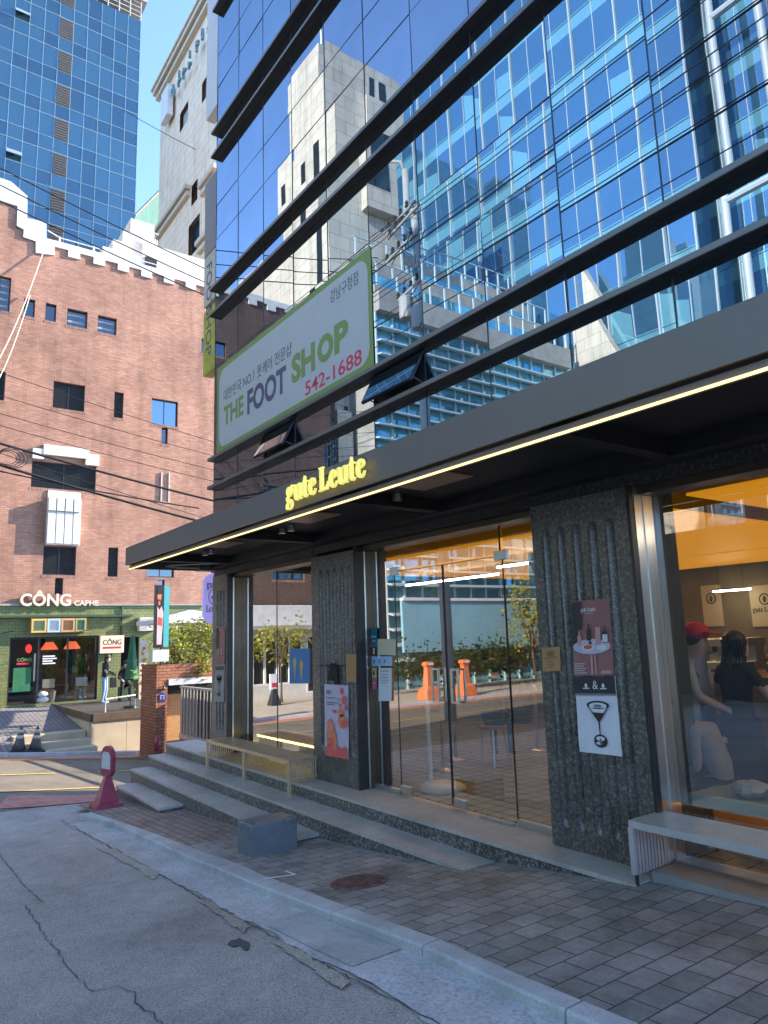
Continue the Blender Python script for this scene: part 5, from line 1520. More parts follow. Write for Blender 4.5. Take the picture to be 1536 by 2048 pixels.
for y in (3.4, 5.6, 8.6): MB().tube([(XB + .03, y, 2.05), (XB + 1.0, y + .2, 2.1)], .012, 5).build('awning_arm', M['black_metal'], brb)
MB().box(XB + .021, XB + .26, 3.0, 7.3, 2.52, 2.58).build('awning', M['green_dark'], brb)

# pale annexe with white framed doors farther along, seen in the shop glass
t = thing('pale_shopfront', (-24.6, -4, -.3), 'pale rendered shopfront with white framed dark doors beyond the brick wall', 'building')
mb = MB(); wall_x(mb, -24.75, YL, 1.6, -.7, 2.9, [(-6.2, -4.9, -.5, 1.7), (-4.7, -2.6, -.1, 1.7), (-2.2, .8, .3, 1.7)]); mb.build('wall', M['white_dirty'], t)
mb = MB(); mb.box(-24.75, -23.9, YL, 1.6, 1.95, 2.1); mb.build('door_canopy', M['concrete'], t)
for a, b, c, n in ((-6.2, -4.9, -.5, 2), (-4.7, -2.6, -.1, 4), (-2.2, .8, .3, 4)):
    w = MB().poly((-24.85, a, c), (-24.85, b, c), (-24.85, b, 1.7), (-24.85, a, 1.7)).build('glazing', M['dark_glass'], t)
    f = MB(); f.frame((-24.74, a - .02, c), (0, 1, 0), (0, 0, 1), b - a + .04, 1.72 - c, .07, (-.08, 0, 0))
    for i in range(1, n): f.box(-24.82, -24.745, a + (b - a) * i / n - .04, a + (b - a) * i / n + .04, c + .07, 1.65)
    f.build('window_frame', M['white'], w)

# ------------------------------------------------------------------ plaza, deck, steps
M['plaza'] = bricks('plaza_setts', (0.21, 0.2, 0.2), (0.27, 0.25, 0.235), (0.12, 0.115, 0.11), 0.24, 0.12, 0.012, 'plan', 0.85, 0.4, 0.25)
M['plaza_light'] = pbr('pale_plaza_paving', (0.5, 0.43, 0.34), 0.85, var=0.12, vscale=1.4)
def plaza_z(x, y):
    if x > -21.0: return -.62 + (road_z(-19.7, y) + .09 + .62) * (x + 21.0) / 1.2
    return -.2 + (-.42) * (x + 25) / 4.0
sheet('plaza', rng(-25, -21, .5), rng(-.5, 5, .5), plaza_z, M['plaza'], 'grey setts of the small plaza before the green cafe')
sheet('plaza_ramp', rng(-21, -19.8, .3), rng(-.5, 3.2, .4), plaza_z, M['plaza'], 'sett ramp from the street up to the plaza')
sheet('side_paving', rng(-25, -19.8, .5), rng(-30, -.5, .5), lambda x, y: road_z(-19.7, -.5) + .09 + (x + 19.8) * -.02, M['plaza_light'], 'pale paving along the far side of the cross street')
mb = MB()
for y0 in range(-30, 14):
    zz = [road_z(-19.75, y0), road_z(-19.75, y0 + 1)]
    vs = [(-19.62, y0, zz[0] - .1), (-19.62, y0 + .99, zz[1] - .1), (-19.62, y0 + .99, zz[1] + .1), (-19.62, y0, zz[0] + .1), (-19.82, y0, zz[0] + .1), (-19.82, y0 + .99, zz[1] + .1)]
    mb.add(vs, [(0, 1, 2, 3), (3, 2, 5, 4)])
structure(mb.build('far_kerb', M['white_dirty']), 'pale kerb along the far side of the sunlit street')
for i, (x1, z) in enumerate(((-20.95, -.62), (-20.55, -.79), (-20.15, -.95))):
    t = tag(MB().box(-21.3, x1 + .4, 3.2, 4.92 + .06 * i, -1.3, z).build('concrete_step', M['concrete_warm'], None, bevel=.01), ['top', 'middle', 'bottom'][i] + ' pale concrete step up from the street to the plaza', 'step', 'plaza steps')
t = thing('deck', (-22.5, 6.3, -.2), 'dark timber terrace deck on a beige concrete retaining wall', 'deck')
mb = MB(); mb.box(-24.98, -20.2, 5.02, 9.5, -.28, -.2); mb.build('deck_floor', pbr('dark_decking', (.07, .06, .055), .7, var=.3, vscale=6, stretch=(1, 12, 1)), t)
mb = MB(); mb.box(-20.2, -20.12, 5.0, 9.5, -.38, -.18); mb.box(-24.98, -20.2, 4.94, 5.0, -.38, -.18); mb.build('edge_board', pbr('brown_edge', (.12, .08, .05), .6, var=.2), t)
mb = MB()
for i in range(5): mb.box(-20.35, -20.16, 4.98 + .9 * i, 5.87 + .9 * i, -1.8, -.39)
mb.box(-25, -20.36, 4.96, 5.02, -1.3, -.39); mb.build('retaining_wall', M['concrete_warm'], t)
t = thing('handrail', (-20.4, 5.8, -.2), 'low pale green rail on the deck edge', 'rail')
MB().tube([(-20.35, 5.35, -.18), (-20.35, 5.35, .16), (-20.9, 6.3, .18), (-20.9, 6.3, -.18)], .022, 8).build('rail', pbr('pale_green_paint', L(196, 206, 176), .5, var=.05), t)
# white parasol and closed green parasol, banner stand
p = at(378, 1330, X=-21.5)
t = thing('parasol', (p.x, p.y, -.2), 'open cream parasol over the terrace behind the shrubs', 'parasol')
zc = at(378, 1240, X=-21.5).z; mb = MB(); R_ = 1.25; ap = (p.x, p.y, zc + .32)
cs = [(p.x + R_ * a, p.y + R_ * b, zc) for a, b in ((-1, -1), (0, -1.05), (1, -1), (1.05, 0), (1, 1), (0, 1.05), (-1, 1), (-1.05, 0))]
for i in range(8): mb.poly(cs[i], cs[(i + 1) % 8], ap); mb.poly(cs[i], cs[(i + 1) % 8], *[Vector(c) + Vector((0, 0, -.12)) for c in (cs[(i + 1) % 8], cs[i])])
mb.build('canopy', M['white'], t); MB().tube([(p.x, p.y, -.2), (p.x, p.y, zc + .34)], .025, 8).build('pole', M['black_metal'], t)
mb = MB()
for c in cs: mb.tube([c, ap], .008, 5)
mb.build('ribs', M['black_metal'], t)
p = at(262, 1398, X=-21.3)
t = thing('closed_parasol', (p.x, p.y, -.2), 'closed green parasol standing beside the cafe doorway', 'parasol')
zt = at(266, 1270, X=p.x).z; H = zt + .2
mb = MB(); mb.lathe(p.x, p.y, [(.02, H), (.05, H * .95), (.10, H * .7), (.17, H * .42), (.19, H * .40), (.15, H * .38), (.03, H * .37)][::-1], 10, -.2)
mb.v = [(x + .03 * math.sin(9 * math.atan2(y - p.y, x - p.x)) * (x - p.x) / .2, y + .03 * math.sin(7 * math.atan2(y - p.y, x - p.x)), z) for x, y, z in mb.v]; mb.build('canopy', pbr('green_canvas', L(52, 108, 74), .8, var=.15), t)
MB().tube([(p.x, p.y, -.2), (p.x, p.y, zt)], .02, 8).build('pole', M['black_metal'], t); mb = MB(); mb.lathe(p.x, p.y, [(.2, 0), (.2, .06), (.04, .08)], 14, -.2); mb.build('base', M['black_metal'], t)
q = [at(x, y, X=-20.9) for x, y in ((280, 1280), (294, 1281), (291, 1402), (278, 1398))]
t = thing('banner_stand', (-20.9, q[3].y, -.2), 'tall narrow pinkish menu banner on a stand at the deck edge', 'banner')
MB().prism([q[3], q[2], q[1], q[0]], (-.012, 0, 0)).build('banner', pbr('banner_print', L(232, 205, 196), .5, var=.05), t)
rr = random.Random(8)
for i in range(9):
    u, v = rr.uniform(.15, .6), .08 + .095 * i; c = q[3].lerp(q[2], u).lerp(q[0].lerp(q[1], u), v) + Vector((.006, 0, 0))
    mt = [M['banner_red'], M['print_grey'], M['banner_green'], M['timber']][i % 4]; MB().box(c.x - .002, c.x, c.y, c.y + .07, c.z, c.z + .07).build('print', mt, t)
MB().tube([q[3] + Vector((-.03, .1, -.05)), q[0] + Vector((-.03, .1, .02))], .012, 6).build('stand', M['black_metal'], t)
# planter wall with shrubs, gate, plates
XW = -18.0
t = thing('planter_wall', (XW, 7.4, -1.2), 'orange brick planter wall on a pillar with a white lintel', 'wall')
mb = MB(); mb.box(XW - 1.0, XW, 5.94, 6.22, -1.5, 1.06); mb.box(XW - .35, XW - .004, 6.22, 8.6, .70, 1.06); mb.box(XW - 1.2, XW - 1, 5.94, 8.6, -1.5, 1.06); mb.build('brickwork', M['brick_dark'], t)
mb = MB(); mb.box(XW - .3, XW + .03, 6.24, 8.6, .55, .698); mb.build('lintel', M['white_dirty'], t)
mb = MB(); mb.box(XW - .5, XW - .45, 6.22, 6.72, -.85, .30); mb.build('timber_panel', M['timber'], t)
mb = MB(); mb.box(XW - .9, XW - .85, 6.22, 8.6, -1.2, .55); mb.build('back_panel', M['dark'], t)
t = thing('address_plate', (XW + .01, 6.1, 0), 'small blue house number plate on the brick pillar', 'plate')
q = at(325, 1394, X=XW + .01); MB().prism([(XW + .006, q.y - .085, q.z - .1), (XW + .006, q.y + .085, q.z - .1), (XW + .006, q.y + .085, q.z + .05), (XW + .006, q.y, q.z + .12), (XW + .006, q.y - .085, q.z + .05)], (.008, 0, 0)).build('plate', pbr('plate_blue', L(38, 66, 150), .4, var=0), t)
mb = MB(); text_into(mb, '11', (XW + .0155, q.y - .05, q.z - .06), (0, 1, 0), V, .12, .001, .0, fit=.09); mb.box(XW + .0145, XW + .016, q.y - .06, q.y + .06, q.z + .035, q.z + .045); mb.build('lettering', M['white'], t)
t = thing('wall_lamp', (XW + .05, 6.12, .3), 'small brass lamp above the blue number plate', 'lamp')
q = at(328, 1377, X=XW + .05); mb = MB(); mb.lathe(q.x, q.y, [(.02, .05), (.045, 0), (.04, -.05)][::-1], 10, q.z); mb.build('shade', M['bronze'], t); MB().tube([(XW, q.y, q.z + .06), (q.x, q.y, q.z + .06)], .01, 5).build('bracket', M['black_metal'], t)
t = thing('gate', (-16, 6.5, -.9), 'grey metal gate of upright bars beside the brick pillar', 'gate')
gz0, gz1 = -.72, .53; xg0, xg1 = -17.8, -12.6
mb = MB(); mb.box(xg0, xg1, 6.46, 6.54, gz1 - .05, gz1); mb.box(xg0, xg1, 6.46, 6.54, gz0, gz0 + .1)
M['gate_metal'] = pbr('grey_gate_paint', (0.5, 0.46, 0.4), 0.5, .2, var=.1)
mb.build('frame', M['gate_metal'], t); mb = MB(); x = xg0
while x < xg1:
    w_ = .03 if int((x - xg0) / .21) % 7 else .06; mb.box(x, x + w_, 6.49, 6.51, gz0 + .1, gz1 - .05); x += .21
mb.build('bars', M['gate_metal'], t); MB().box(xg0, xg1, 6.9, 6.92, gz0, gz1 - .1).build('back_sheet', M['dark'], t)
structure(MB().box(-17.9, -11.9, 6.3, 9, -1.8, -.95).build('forecourt', M['concrete']), 'raised concrete forecourt behind the step ends')
for i, (y, z, rx, n, lb) in enumerate(((6.6, 1.05, .5, 520, 'yellow green shrub behind the street banner on the planter wall'), (7.4, 1.05, .6, 700, 'sunlit yellow shrub in the middle of the planter wall'), (8.3, 1.08, .6, 700, 'tall yellow green shrub nearest the office on the planter wall'))):
    shrub('shrub', (XW - .5, y, z), .45, rx, 1.15, n * 3, .095, M['leaf_yellow'], lb, 'shrub', 'shrubs on the planter wall', 6, 20 + i)
shrub('hanging_plant', (XW - .05, 7.15, .72), .16, .22, .55, 380, .085, M['leaf_yellow'], 'trailing plant hanging down over the front of the planter wall', 'plant', None, 4, 31)
shrub('shrub', (-20.6, 6.55, -.2), .4, .35, 1.7, 300, .12, M['leaf_yellow'], 'slim shrub behind the menu banner', 'shrub', None, 4, 33)
# street banner on the brick pillar
XP = -17.8
a = at(310, 1170, X=XP); b = at(329, 1170, X=XP); c = at(343, 1170, X=XP); zb = at(305, 1296, X=XP).z
t = thing('street_banner', (XP, b.y, 1.06), 'tall banner box with a smiling person print and a teal side above the brick pillar', 'sign')
MB().box(XP - .04, XP, a.y, b.y, zb, a.z).build('poster_panel', M['print_dark'], t)
MB().box(XP - .3, XP - .02, b.y + .002, c.y - .04, zb + .02, a.z - .02).build('teal_panel', pbr('teal_sheet', L(78, 178, 182), .5, var=.06, vscale=4, stretch=(1, 8, .2)), t)
mb = MB(); cy, w_ = (a.y + b.y) / 2, (b.y - a.y); hz = a.z - zb
P3 = lambda u, v: (XP + .003, a.y + w_ * u, zb + hz * v)
mb.poly(*[P3(.5 + .22 * math.cos(q_), .83 + .09 * math.sin(q_)) for q_ in [2 * math.pi * i / 14 for i in range(14)]]); mb.poly(P3(.4, .68), P3(.6, .68), P3(.58, .77), P3(.42, .77)); mb.build('face_print', pbr('face_print', L(226, 130, 100), .5, var=.1), t)
mb = MB(); mb.poly(*[(XP + .005, y, z) for _, y, z in (P3(.3, .05), P3(.8, .05), P3(.95, .55), P3(.75, .66), P3(.5, .6), P3(.3, .66))]); mb.build('shirt_print', pbr('shirt_print', L(232, 190, 186), .5, var=.15), t)
mb = MB(); mb.poly(*[(XP + .007, y, z) for _, y, z in (P3(.35, .36), P3(.85, .34), P3(.85, .47), P3(.4, .49))]); mb.build('orange_print', M['print_red'], t)
mb = MB(); mb.poly(*[(XP + .005, y, z) for _, y, z in (P3(.28, .85), P3(.72, .85), P3(.68, .95), P3(.5, .985), P3(.32, .95))]); mb.build('hair_print', M['ink'], t)
zb2 = at(305, 1324, X=XP).z
MB().box(XP - .3, XP + .01, a.y - .02, c.y - .03, zb2, zb - .05).build('box', M['white_dirty'], t)
MB().tube([(XP - .15, b.y, 1.06), (XP - .15, b.y, zb + .1)], .03, 8).build('post', M['black_metal'], t)
p = at(314, 1500, X=-17.6)
t = thing('bollard', (p.x, p.y, G(p.x, p.y) - .06), 'wine red rounded bollard at the foot of the brick pillar', 'bollard')
mb = MB(); mb.lathe(p.x, p.y, [(.07, 0), (.075, .22), (.05, .33), (.0, .36)], 12, p.z - .02); mb.build('post', M['wine'], t, smooth=True)
# cones and round sign at the left
first = None
for (px_, py_, lb) in ((37, 1501, 'left grey traffic cone with pale bands by the plaza steps'), (70, 1500, 'right dark traffic cone with pale bands by the plaza steps')):
    p = at(px_, py_, X=-19.95); p.z = road_z(-19.7, p.y) + .095
    if first is None:
        H = at(47, 1450, X=-19.95).z - p.z
        first = t = thing('traffic_cone', p, lb, 'traffic cone', 'traffic cones by the plaza steps')
        t.rotation_euler = (math.radians(-4), 0, 0)
        mb = MB(); mb.box(p.x - .2, p.x + .2, p.y - .2, p.y + .2, p.z, p.z + .04); mb.build('base', M['black_metal'], t)
        rz = lambda f: .16 - .135 * f
        mb = MB(); mb.lathe(p.x, p.y, [(rz(f), f * H) for f in (.05, .3, .6, .9)] + [(.03, H * .9), (.012, H)], 14, p.z); mb.build('body', pbr('grey_cone', (.09, .08, .08), .6, var=.2), t, smooth=True)
        for f in (.5, .72): mb = MB(); mb.lathe(p.x, p.y, [(rz(f) + .004, f * H), (rz(f + .12) + .004, (f + .12) * H)], 14, p.z); mb.build('reflective_band', M['cream'], t, smooth=True)
    else: copy_thing(first, p, lb)
p = at(-26, 1408, X=-23.5)
t = thing('cutout_sign', (p.x, p.y, p.z), 'pink and white rounded cutout sign at the left edge', 'sign')
mb = MB()
for dz, r1 in ((.2, .22), (.62, .27)): mb.prism([(p.x, p.y - .08 + r1 * math.cos(a), p.z + dz + r1 * math.sin(a)) for a in [2 * math.pi * i / 18 for i in range(18)]], (-.03 - dz * .01, 0, 0))
mb.build('board', M['white'], t); mb = MB(); mb.prism([(p.x + .004, p.y - .08 + .15 * math.cos(a), p.z + .22 + .15 * math.sin(a)) for a in [2 * math.pi * i / 18 for i in range(18)]], (-.003, 0, 0)); mb.build('pink_print', M['banner_red'], t)


# ------------------------------------------------------------------ towers behind the brick building
M['tower_blue'] = mirror_glass('blue_tower_glass', (0.16, 0.25, 0.28), (0.035, 0.085, 0.12), 0.62, 0.02)
M['tower_blue2'] = mirror_glass('blue_tower_glass_darker', (0.13, 0.20, 0.235), (0.03, 0.07, 0.105), 0.62, 0.02)
M['grid_pale'] = pbr('pale_grid_line', (0.20, 0.27, 0.31), 0.5, var=0)
M['louvre_dark'] = pbr('dark_louvre', (0.06, 0.055, 0.05), 0.7, var=.2)
XT = -60.0
t = thing('glass_tower', (XT, 5, 0), 'tall blue glass tower with a column of dark louvred vents behind the brick parapet', 'building')
y1 = at(280, 100, X=XT).y; FH = 3.35; zt = 60.0
ys = [y1 - 1.17 * i for i in range(28)]
rr = random.Random(11)
g1, g2, ln = MB(), MB(), MB()
vent_c = 5
for k in range(18):
    z0 = zt - FH * (k + 1)
    for i in range(len(ys) - 1):
        ya, yb = ys[i + 1], ys[i]
        for (a, b) in ((z0, z0 + 1.3), (z0 + 1.3, z0 + FH)):
            if i == vent_c and a > z0: continue
            d = rr.gauss(0, .006); (g2 if (a == z0 and rr.random() < .55) or rr.random() < .12 else g1).poly((XT + d, ya, a), (XT - d, yb, a), (XT - d + rr.gauss(0, .006), yb, b), (XT + d, ya, b))
    ln.box(XT - .02, XT + .03, ys[-1], y1, z0 - .025, z0 + .025); ln.box(XT - .02, XT + .025, ys[-1], y1, z0 + 1.28, z0 + 1.32)
g1.build('glazing', M['tower_blue'], t); g2.build('spandrel_glazing', M['tower_blue2'], t)
for y in ys: ln.box(XT - .02, XT + .035, y - .018, y + .018, zt - FH * 18, zt)
ln.build('grid', M['grid_pale'], t)
for k in range(13):
    z0 = zt - FH * (k + 1) + 1.34
    mb = MB(); mb.box(XT - .1, XT + .05, ys[vent_c + 1] + .03, ys[vent_c] - .03, z0, z0 + FH - 1.4)
    for j in range(8): mb.box(XT + .05, XT + .09, ys[vent_c + 1] + .05, ys[vent_c] - .05, z0 + .1 + .24 * j, z0 + .2 + .24 * j)
    mb.build('vent', M['louvre_dark'], t)
for i, k in ((8, 1), (10, 0), (8, 5), (9, 7), (10, 5), (11, 3), (12, 6)):
    z0 = zt - FH * (k + 1) + 1.35; mb = MB(); mb.prism([(XT + .04, ys[i + 1], z0 + .9), (XT + .04, ys[i], z0 + .9), (XT + .45, ys[i], z0 + .35), (XT + .45, ys[i + 1], z0 + .35)], (.03, 0, .04)); mb.build('open_pane', M['grid_pale'], t)
mb = MB(); mb.box(XT - 20, XT - .1, ys[-1], y1 - .01, -2, zt - .05); mb.build('core', M['tower_blue2'], t)
mb = MB()
for i in range(7): mb.box(XT - .06, XT + .02, y1 - 1.0 * i - .05, y1 - 1.0 * i + .05, zt + .02, zt + 2.2)
for z in (.4, .9, 1.4, 1.9): mb.box(XT - .04, XT + .01, y1 - 7, y1, zt + z, zt + z + .08)
mb.box(XT - 8, XT + .2, y1 - 8, y1 + .5, zt + 2.2, zt + 2.7); mb.build('roof_lattice', M['concrete'], t)

M['stone_tile'] = bricks('beige_stone_tiles', (0.80, 0.62, 0.45), (0.74, 0.575, 0.415), (0.5, 0.41, 0.32), 1.3, .62, .022, 'wall', .75, .25, .12)
M['stone_trim'] = pbr('stone_cornice', (0.5, 0.42, 0.31), .75, var=.1)
YT = 15.0
xc = at(319, 330, Y=YT).x; ztp = at(316, 195, Y=YT).z
t = thing('stone_tower', (xc, YT, 0), 'tall beige stone clad building with yellowish cornices behind the office corner', 'building')
WT = []
for x0, y0, x1, y1_ in ((360, 215, 376, 252), (404, 160, 413, 200), (383, 365, 395, 405), (377, 440, 399, 505), (386, 540, 398, 560)):
    a, b = at(x0, (y0 + y1_) / 2, Y=YT), at(x1, (y0 + y1_) / 2, Y=YT); zz = (at((x0 + x1) / 2, y0, Y=YT).z, at((x0 + x1) / 2, y1_, Y=YT).z); WT.append((a.x, b.x, min(zz), max(zz)))
mb = MB(); xs = sorted({xc, -36.5, *[w[0] for w in WT], *[w[1] for w in WT]}); zs = sorted({-2.0, ztp, *[w[2] for w in WT], *[w[3] for w in WT]})
for a, b in zip(xs, xs[1:]):
    for c, d in zip(zs, zs[1:]):
        if any(w[0] < (a + b) / 2 < w[1] and w[2] < (c + d) / 2 < w[3] for w in WT): continue
        mb.poly((a, YT, c), (b, YT, c), (b, YT, d), (a, YT, d))
mb.box(xc, xc + .3, YT + .01, YT + 10, -2, ztp); mb.box(xc + .31, -36.5, YT + .6, YT + 10, -2, ztp - .01); mb.build('wall', M['stone_tile'], t)
for i, w in enumerate(WT): MB().poly((w[0], YT + .25, w[2]), (w[1], YT + .25, w[2]), (w[1], YT + .25, w[3]), (w[0], YT + .25, w[3])).build('window', M['blind' if i < 2 else 'dark_glass'], t)
mb = MB()
for z, d, h in ((ztp - .3, .5, .35), (ztp - .75, .32, .3), (ztp + .06, .62, .18)): mb.box(xc - d, -36.5, YT - d, YT - .002, z, z + h)
mb.build('cornice', M['stone_trim'], t)
for (x0, y0, x1, y1_) in ((308, 465, 372, 395), (398, 375, 430, 335), (340, 560, 372, 507), (392, 490, 430, 450)):
    a, b = at(x0, y0, Y=YT - .3), at(x1, y1_, Y=YT - .3); mb = MB()
    for dz in (0, -.45): mb.box(a.x, b.x, YT - .4 - dz * .3, YT - .003, a.z + dz - .15, a.z + dz + .15)
    mb.build('ledge_moulding', M['stone_trim'], t)
mb = MB(); rr = random.Random(2)
a = at(343, 190, Y=YT - .4); x = a.x
for k in range(9):
    w_ = .55 + rr.random() * .3; z = a.z - .55
    for q in range(4):
        u, v = rr.random() * w_ * .6, rr.random() * .8; mb.box(x + u, x + u + (w_ * .4 if q % 2 else .14), YT - .5, YT - .35, z + v, z + v + (.14 if q % 2 else .5))
    x += w_ + .35
mb.build('roof_lettering', pbr('teal_letters', (.14, .25, .28), .5, var=.1), t)
a = at(330, 222, Y=YT - .4); MB().box(a.x - .3, a.x + 1.1, YT - .6, YT - .2, a.z - 1, a.z + 1.4).build('blank_sign', M['white_dirty'], t)
MB().tube([at(410, 40, Y=YT + 1), at(411, 62, Y=YT + 1), at(408, 85, Y=YT + 1)], .06, 5).build('antenna', M['black_metal'], t)

XH = -34.0
t = thing('roof_house', (XH, 9.5, 15), 'cream rendered rooftop stair house between the brick parapet and the stone tower', 'building')
def pbox(mb, X, d, pix):
    mb.prism([at(x, y, X=X) for x, y in pix], (-d, 0, 0))
mb = MB(); a = at(262, 436, X=XH); b = at(300, 470, X=XH); c = at(262, 590, X=XH)
mb.box(XH - 4, XH, a.y, a.y + 1.2, c.z - 3, a.z); mb.box(XH - 4, XH - .01, a.y + 1.2, a.y + 6, c.z - 3, b.z - .5); mb.build('stair_house', M['cream'], t)
mb = MB()
for (x0, x1, yt) in ((206, 226, 492), (226, 246, 478), (246, 263, 462)):
    p, q = at(x0, yt, X=XH + .3), at(x1, yt, X=XH + .3); mb.box(XH - 2, XH + .3, p.y, q.y - .002, p.z - 5, p.z)
mb.build('parapet_wall', M['cream'], t)
mb = MB(); pbox(mb, XH + .06, .05, [(290, 545), (291, 512), (314, 520), (314, 552)]); mb.build('doorway', M['dark'], t)
mb = MB()
for i in range(9): p = at(287 + 3.4 * i, 468 + 1.5 * i, X=XH + .2); mb.tube([p + Vector((0, 0, -.75)), p], .02, 5)
mb.tube([at(286, 456, X=XH + .2), at(318, 470, X=XH + .2)], .025, 5); mb.build('railing', M['white'], t)
t = thing('mint_building', (-52, 15, 0), 'mint green glass wing seen behind the cream rooftop house', 'building')
mb = MB(); pbox(mb, -52, 3, [(266, 520), (270, 432), (318, 382), (330, 372), (330, 560)]); mb.build('glazing', pbr('mint_glass', (.28, .5, .42), .25, var=.12, vscale=.6, stretch=(1, 6, 1)), t)
mb = MB(); mb.tube([at(270, 431, X=-51.9), at(330, 371, X=-51.9)], .1, 5); mb.build('roof_edge', M['concrete'], t)

# ------------------------------------------------------------------ the far side of the street, seen mirrored in the office glass
def vm(x, y, X=None, Y=None, plane=YF):
    """a point seen mirrored in the facade: virtual plane X= or Y= (beyond the glass) folded back to its real side"""
    p = at(x, y, X=X, Y=Y); return Vector((p.x, 2 * plane - p.y, p.z))

M['stone_warm'] = bricks('warm_stone_cladding', (0.56, 0.51, 0.42), (0.50, 0.455, 0.37), (0.34, 0.3, 0.24), 1.1, .7, .02, 'wall', .7, .25, .12)
t = thing('stone_office', (-27, -9, 0), 'tall cream stone office tower across the street, mirrored in the glass', 'building')
mb = MB(); mb.box(-29.6, -26, -11.9, -7.5, -1, 30.6); mb.box(-31.5, -29.6, -11.9, -7.9, -1, 27.0); mb.box(-40, -31.5, -12, -8.0, -1, 22.5); mb.box(-44, -40, -13, -8.4, -1, 18.5)
mb.box(-26, -25.4, -11.9, -9.4, 22, 28.3); mb.build('wall', M['stone_warm'], t)
mb = MB(); mb.box(-25.41, -25.38, -11.4, -9.7, 23.2, 26.4); mb.box(-26.01, -25.985, -11.0, -10.6, 28.8, 30.0); mb.box(-26.01, -25.985, -10.3, -10.0, 28.8, 30.0)
mb.box(-27.6, -27.1, -7.52, -7.48, 8, 26); mb.build('window', M['dark_glass'], t)
for (y0, z0) in ((-7.85, 10.5), (-8.4, 11.8), (-8.0, 14.0), (-8.6, 16.0)): MB().box(-26.01, -25.98, y0 - .35, y0, z0, z0 + 1.4).build('window', M['blue_glass'], t)
for x in (-28.5, -30.7): MB().box(x - .35, x + .1, -7.92 if x < -29.6 else -7.52, -7.88 if x < -29.6 else -7.48, 24.5, 25.6).build('window', M['dark_glass'], t)
mb = MB(); mb.box(-25.9, -25.5, -8.1, -7.3, -1, 11.5); mb.build('base_pier', M['stone_warm'], t)
mb = MB(); mb.box(-25.95, -25.6, -7.25, -6.6, -1, 11); mb.build('base_glazing', M['dark_glass'], t)
mb = MB(); mb.tube([(-26.5, -8, 30.6), (-26.5, -8, 33)], .05, 5); mb.build('mast', M['white'], t)

M['teal_glass'] = mirror_glass('teal_glass', (0.45, 0.75, 0.85), (0.11, 0.34, 0.43), 0.5, 0.02)
M['fin_pale'] = pbr('pale_louvre_fin', (0.46, 0.56, 0.58), .5, var=.05)
t = thing('louvred_building', (-24, -15, 0), 'teal glass building with stacked pale sun louvres, mirrored in the glass', 'building')
LY0, LY1 = -8.3, -21.5
mb = MB(); n = 14
for i in range(n):
    a, b = LY0 + (LY1 - LY0) * i / n, LY0 + (LY1 - LY0) * (i + 1) / n
    for k in range(9): d = rr.gauss(0, .004); mb.poly((-24 + d, b, -1 + 1.85 * k), (-24, a, -1 + 1.85 * k), (-24 + d, a, .85 + 1.85 * k), (-24 - d, b, .85 + 1.85 * k))
mb.build('glazing', M['teal_glass'], t)
mb = MB(); mb.box(-36, -24.05, LY1, LY0, -1, 15.6); mb.build('body', M['concrete'], t)
mb = MB()
for k in range(24): mb.prism([(-23.95, LY0, .6 + .62 * k), (-23.95, LY1, .6 + .62 * k), (-23.55, LY1 - .3, .52 + .62 * k), (-23.55, LY0, .52 + .62 * k)], (0, 0, .07))
mb.build('louvres', M['fin_pale'], t)
mb = MB()
for i in range(n + 1): y = LY0 + (LY1 - LY0) * i / n; mb.box(-23.99, -23.9, y - .035, y + .035, -1, 15.6)
mb.build('mullions', M['fin_pale'], t)
for (x, z0, z1, zg) in ((-23.6, 15.61, 16.7, 18.2), (-25.2, 18.21, 18.9, 20.3), (-26.8, 20.31, 20.9, 22.2)):
    MB().box(-36, x, LY1, LY0, z0, z1).build('terrace_slab', M['concrete'], t)
    MB().box(-36, x - 1.6, LY1, LY0, z1 + .01, zg).build('terrace_glazing', M['teal_glass'], t)
    mb = MB()
    for i in range(15): y = LY0 - .2 + (LY1 - LY0 + .4) * i / 14; mb.box(x - .12, x - .06, y - .04, y + .04, z1, z1 + 1.15)
    mb.box(x - .12, x - .06, LY1 + .1, LY0 - .1, z1 + 1.1, z1 + 1.15); mb.build('balustrade', M['fin_pale'], t)
mb = MB(); mb.prism([(-24.1, -22.3, -1), (-18.0, -22.3, -1), (-18.0, -22.3, 8.6), (-24.1, -22.3, 22)], (0, -.5, 0)); mb.build('wedge_wall', M['stone_warm'], t)

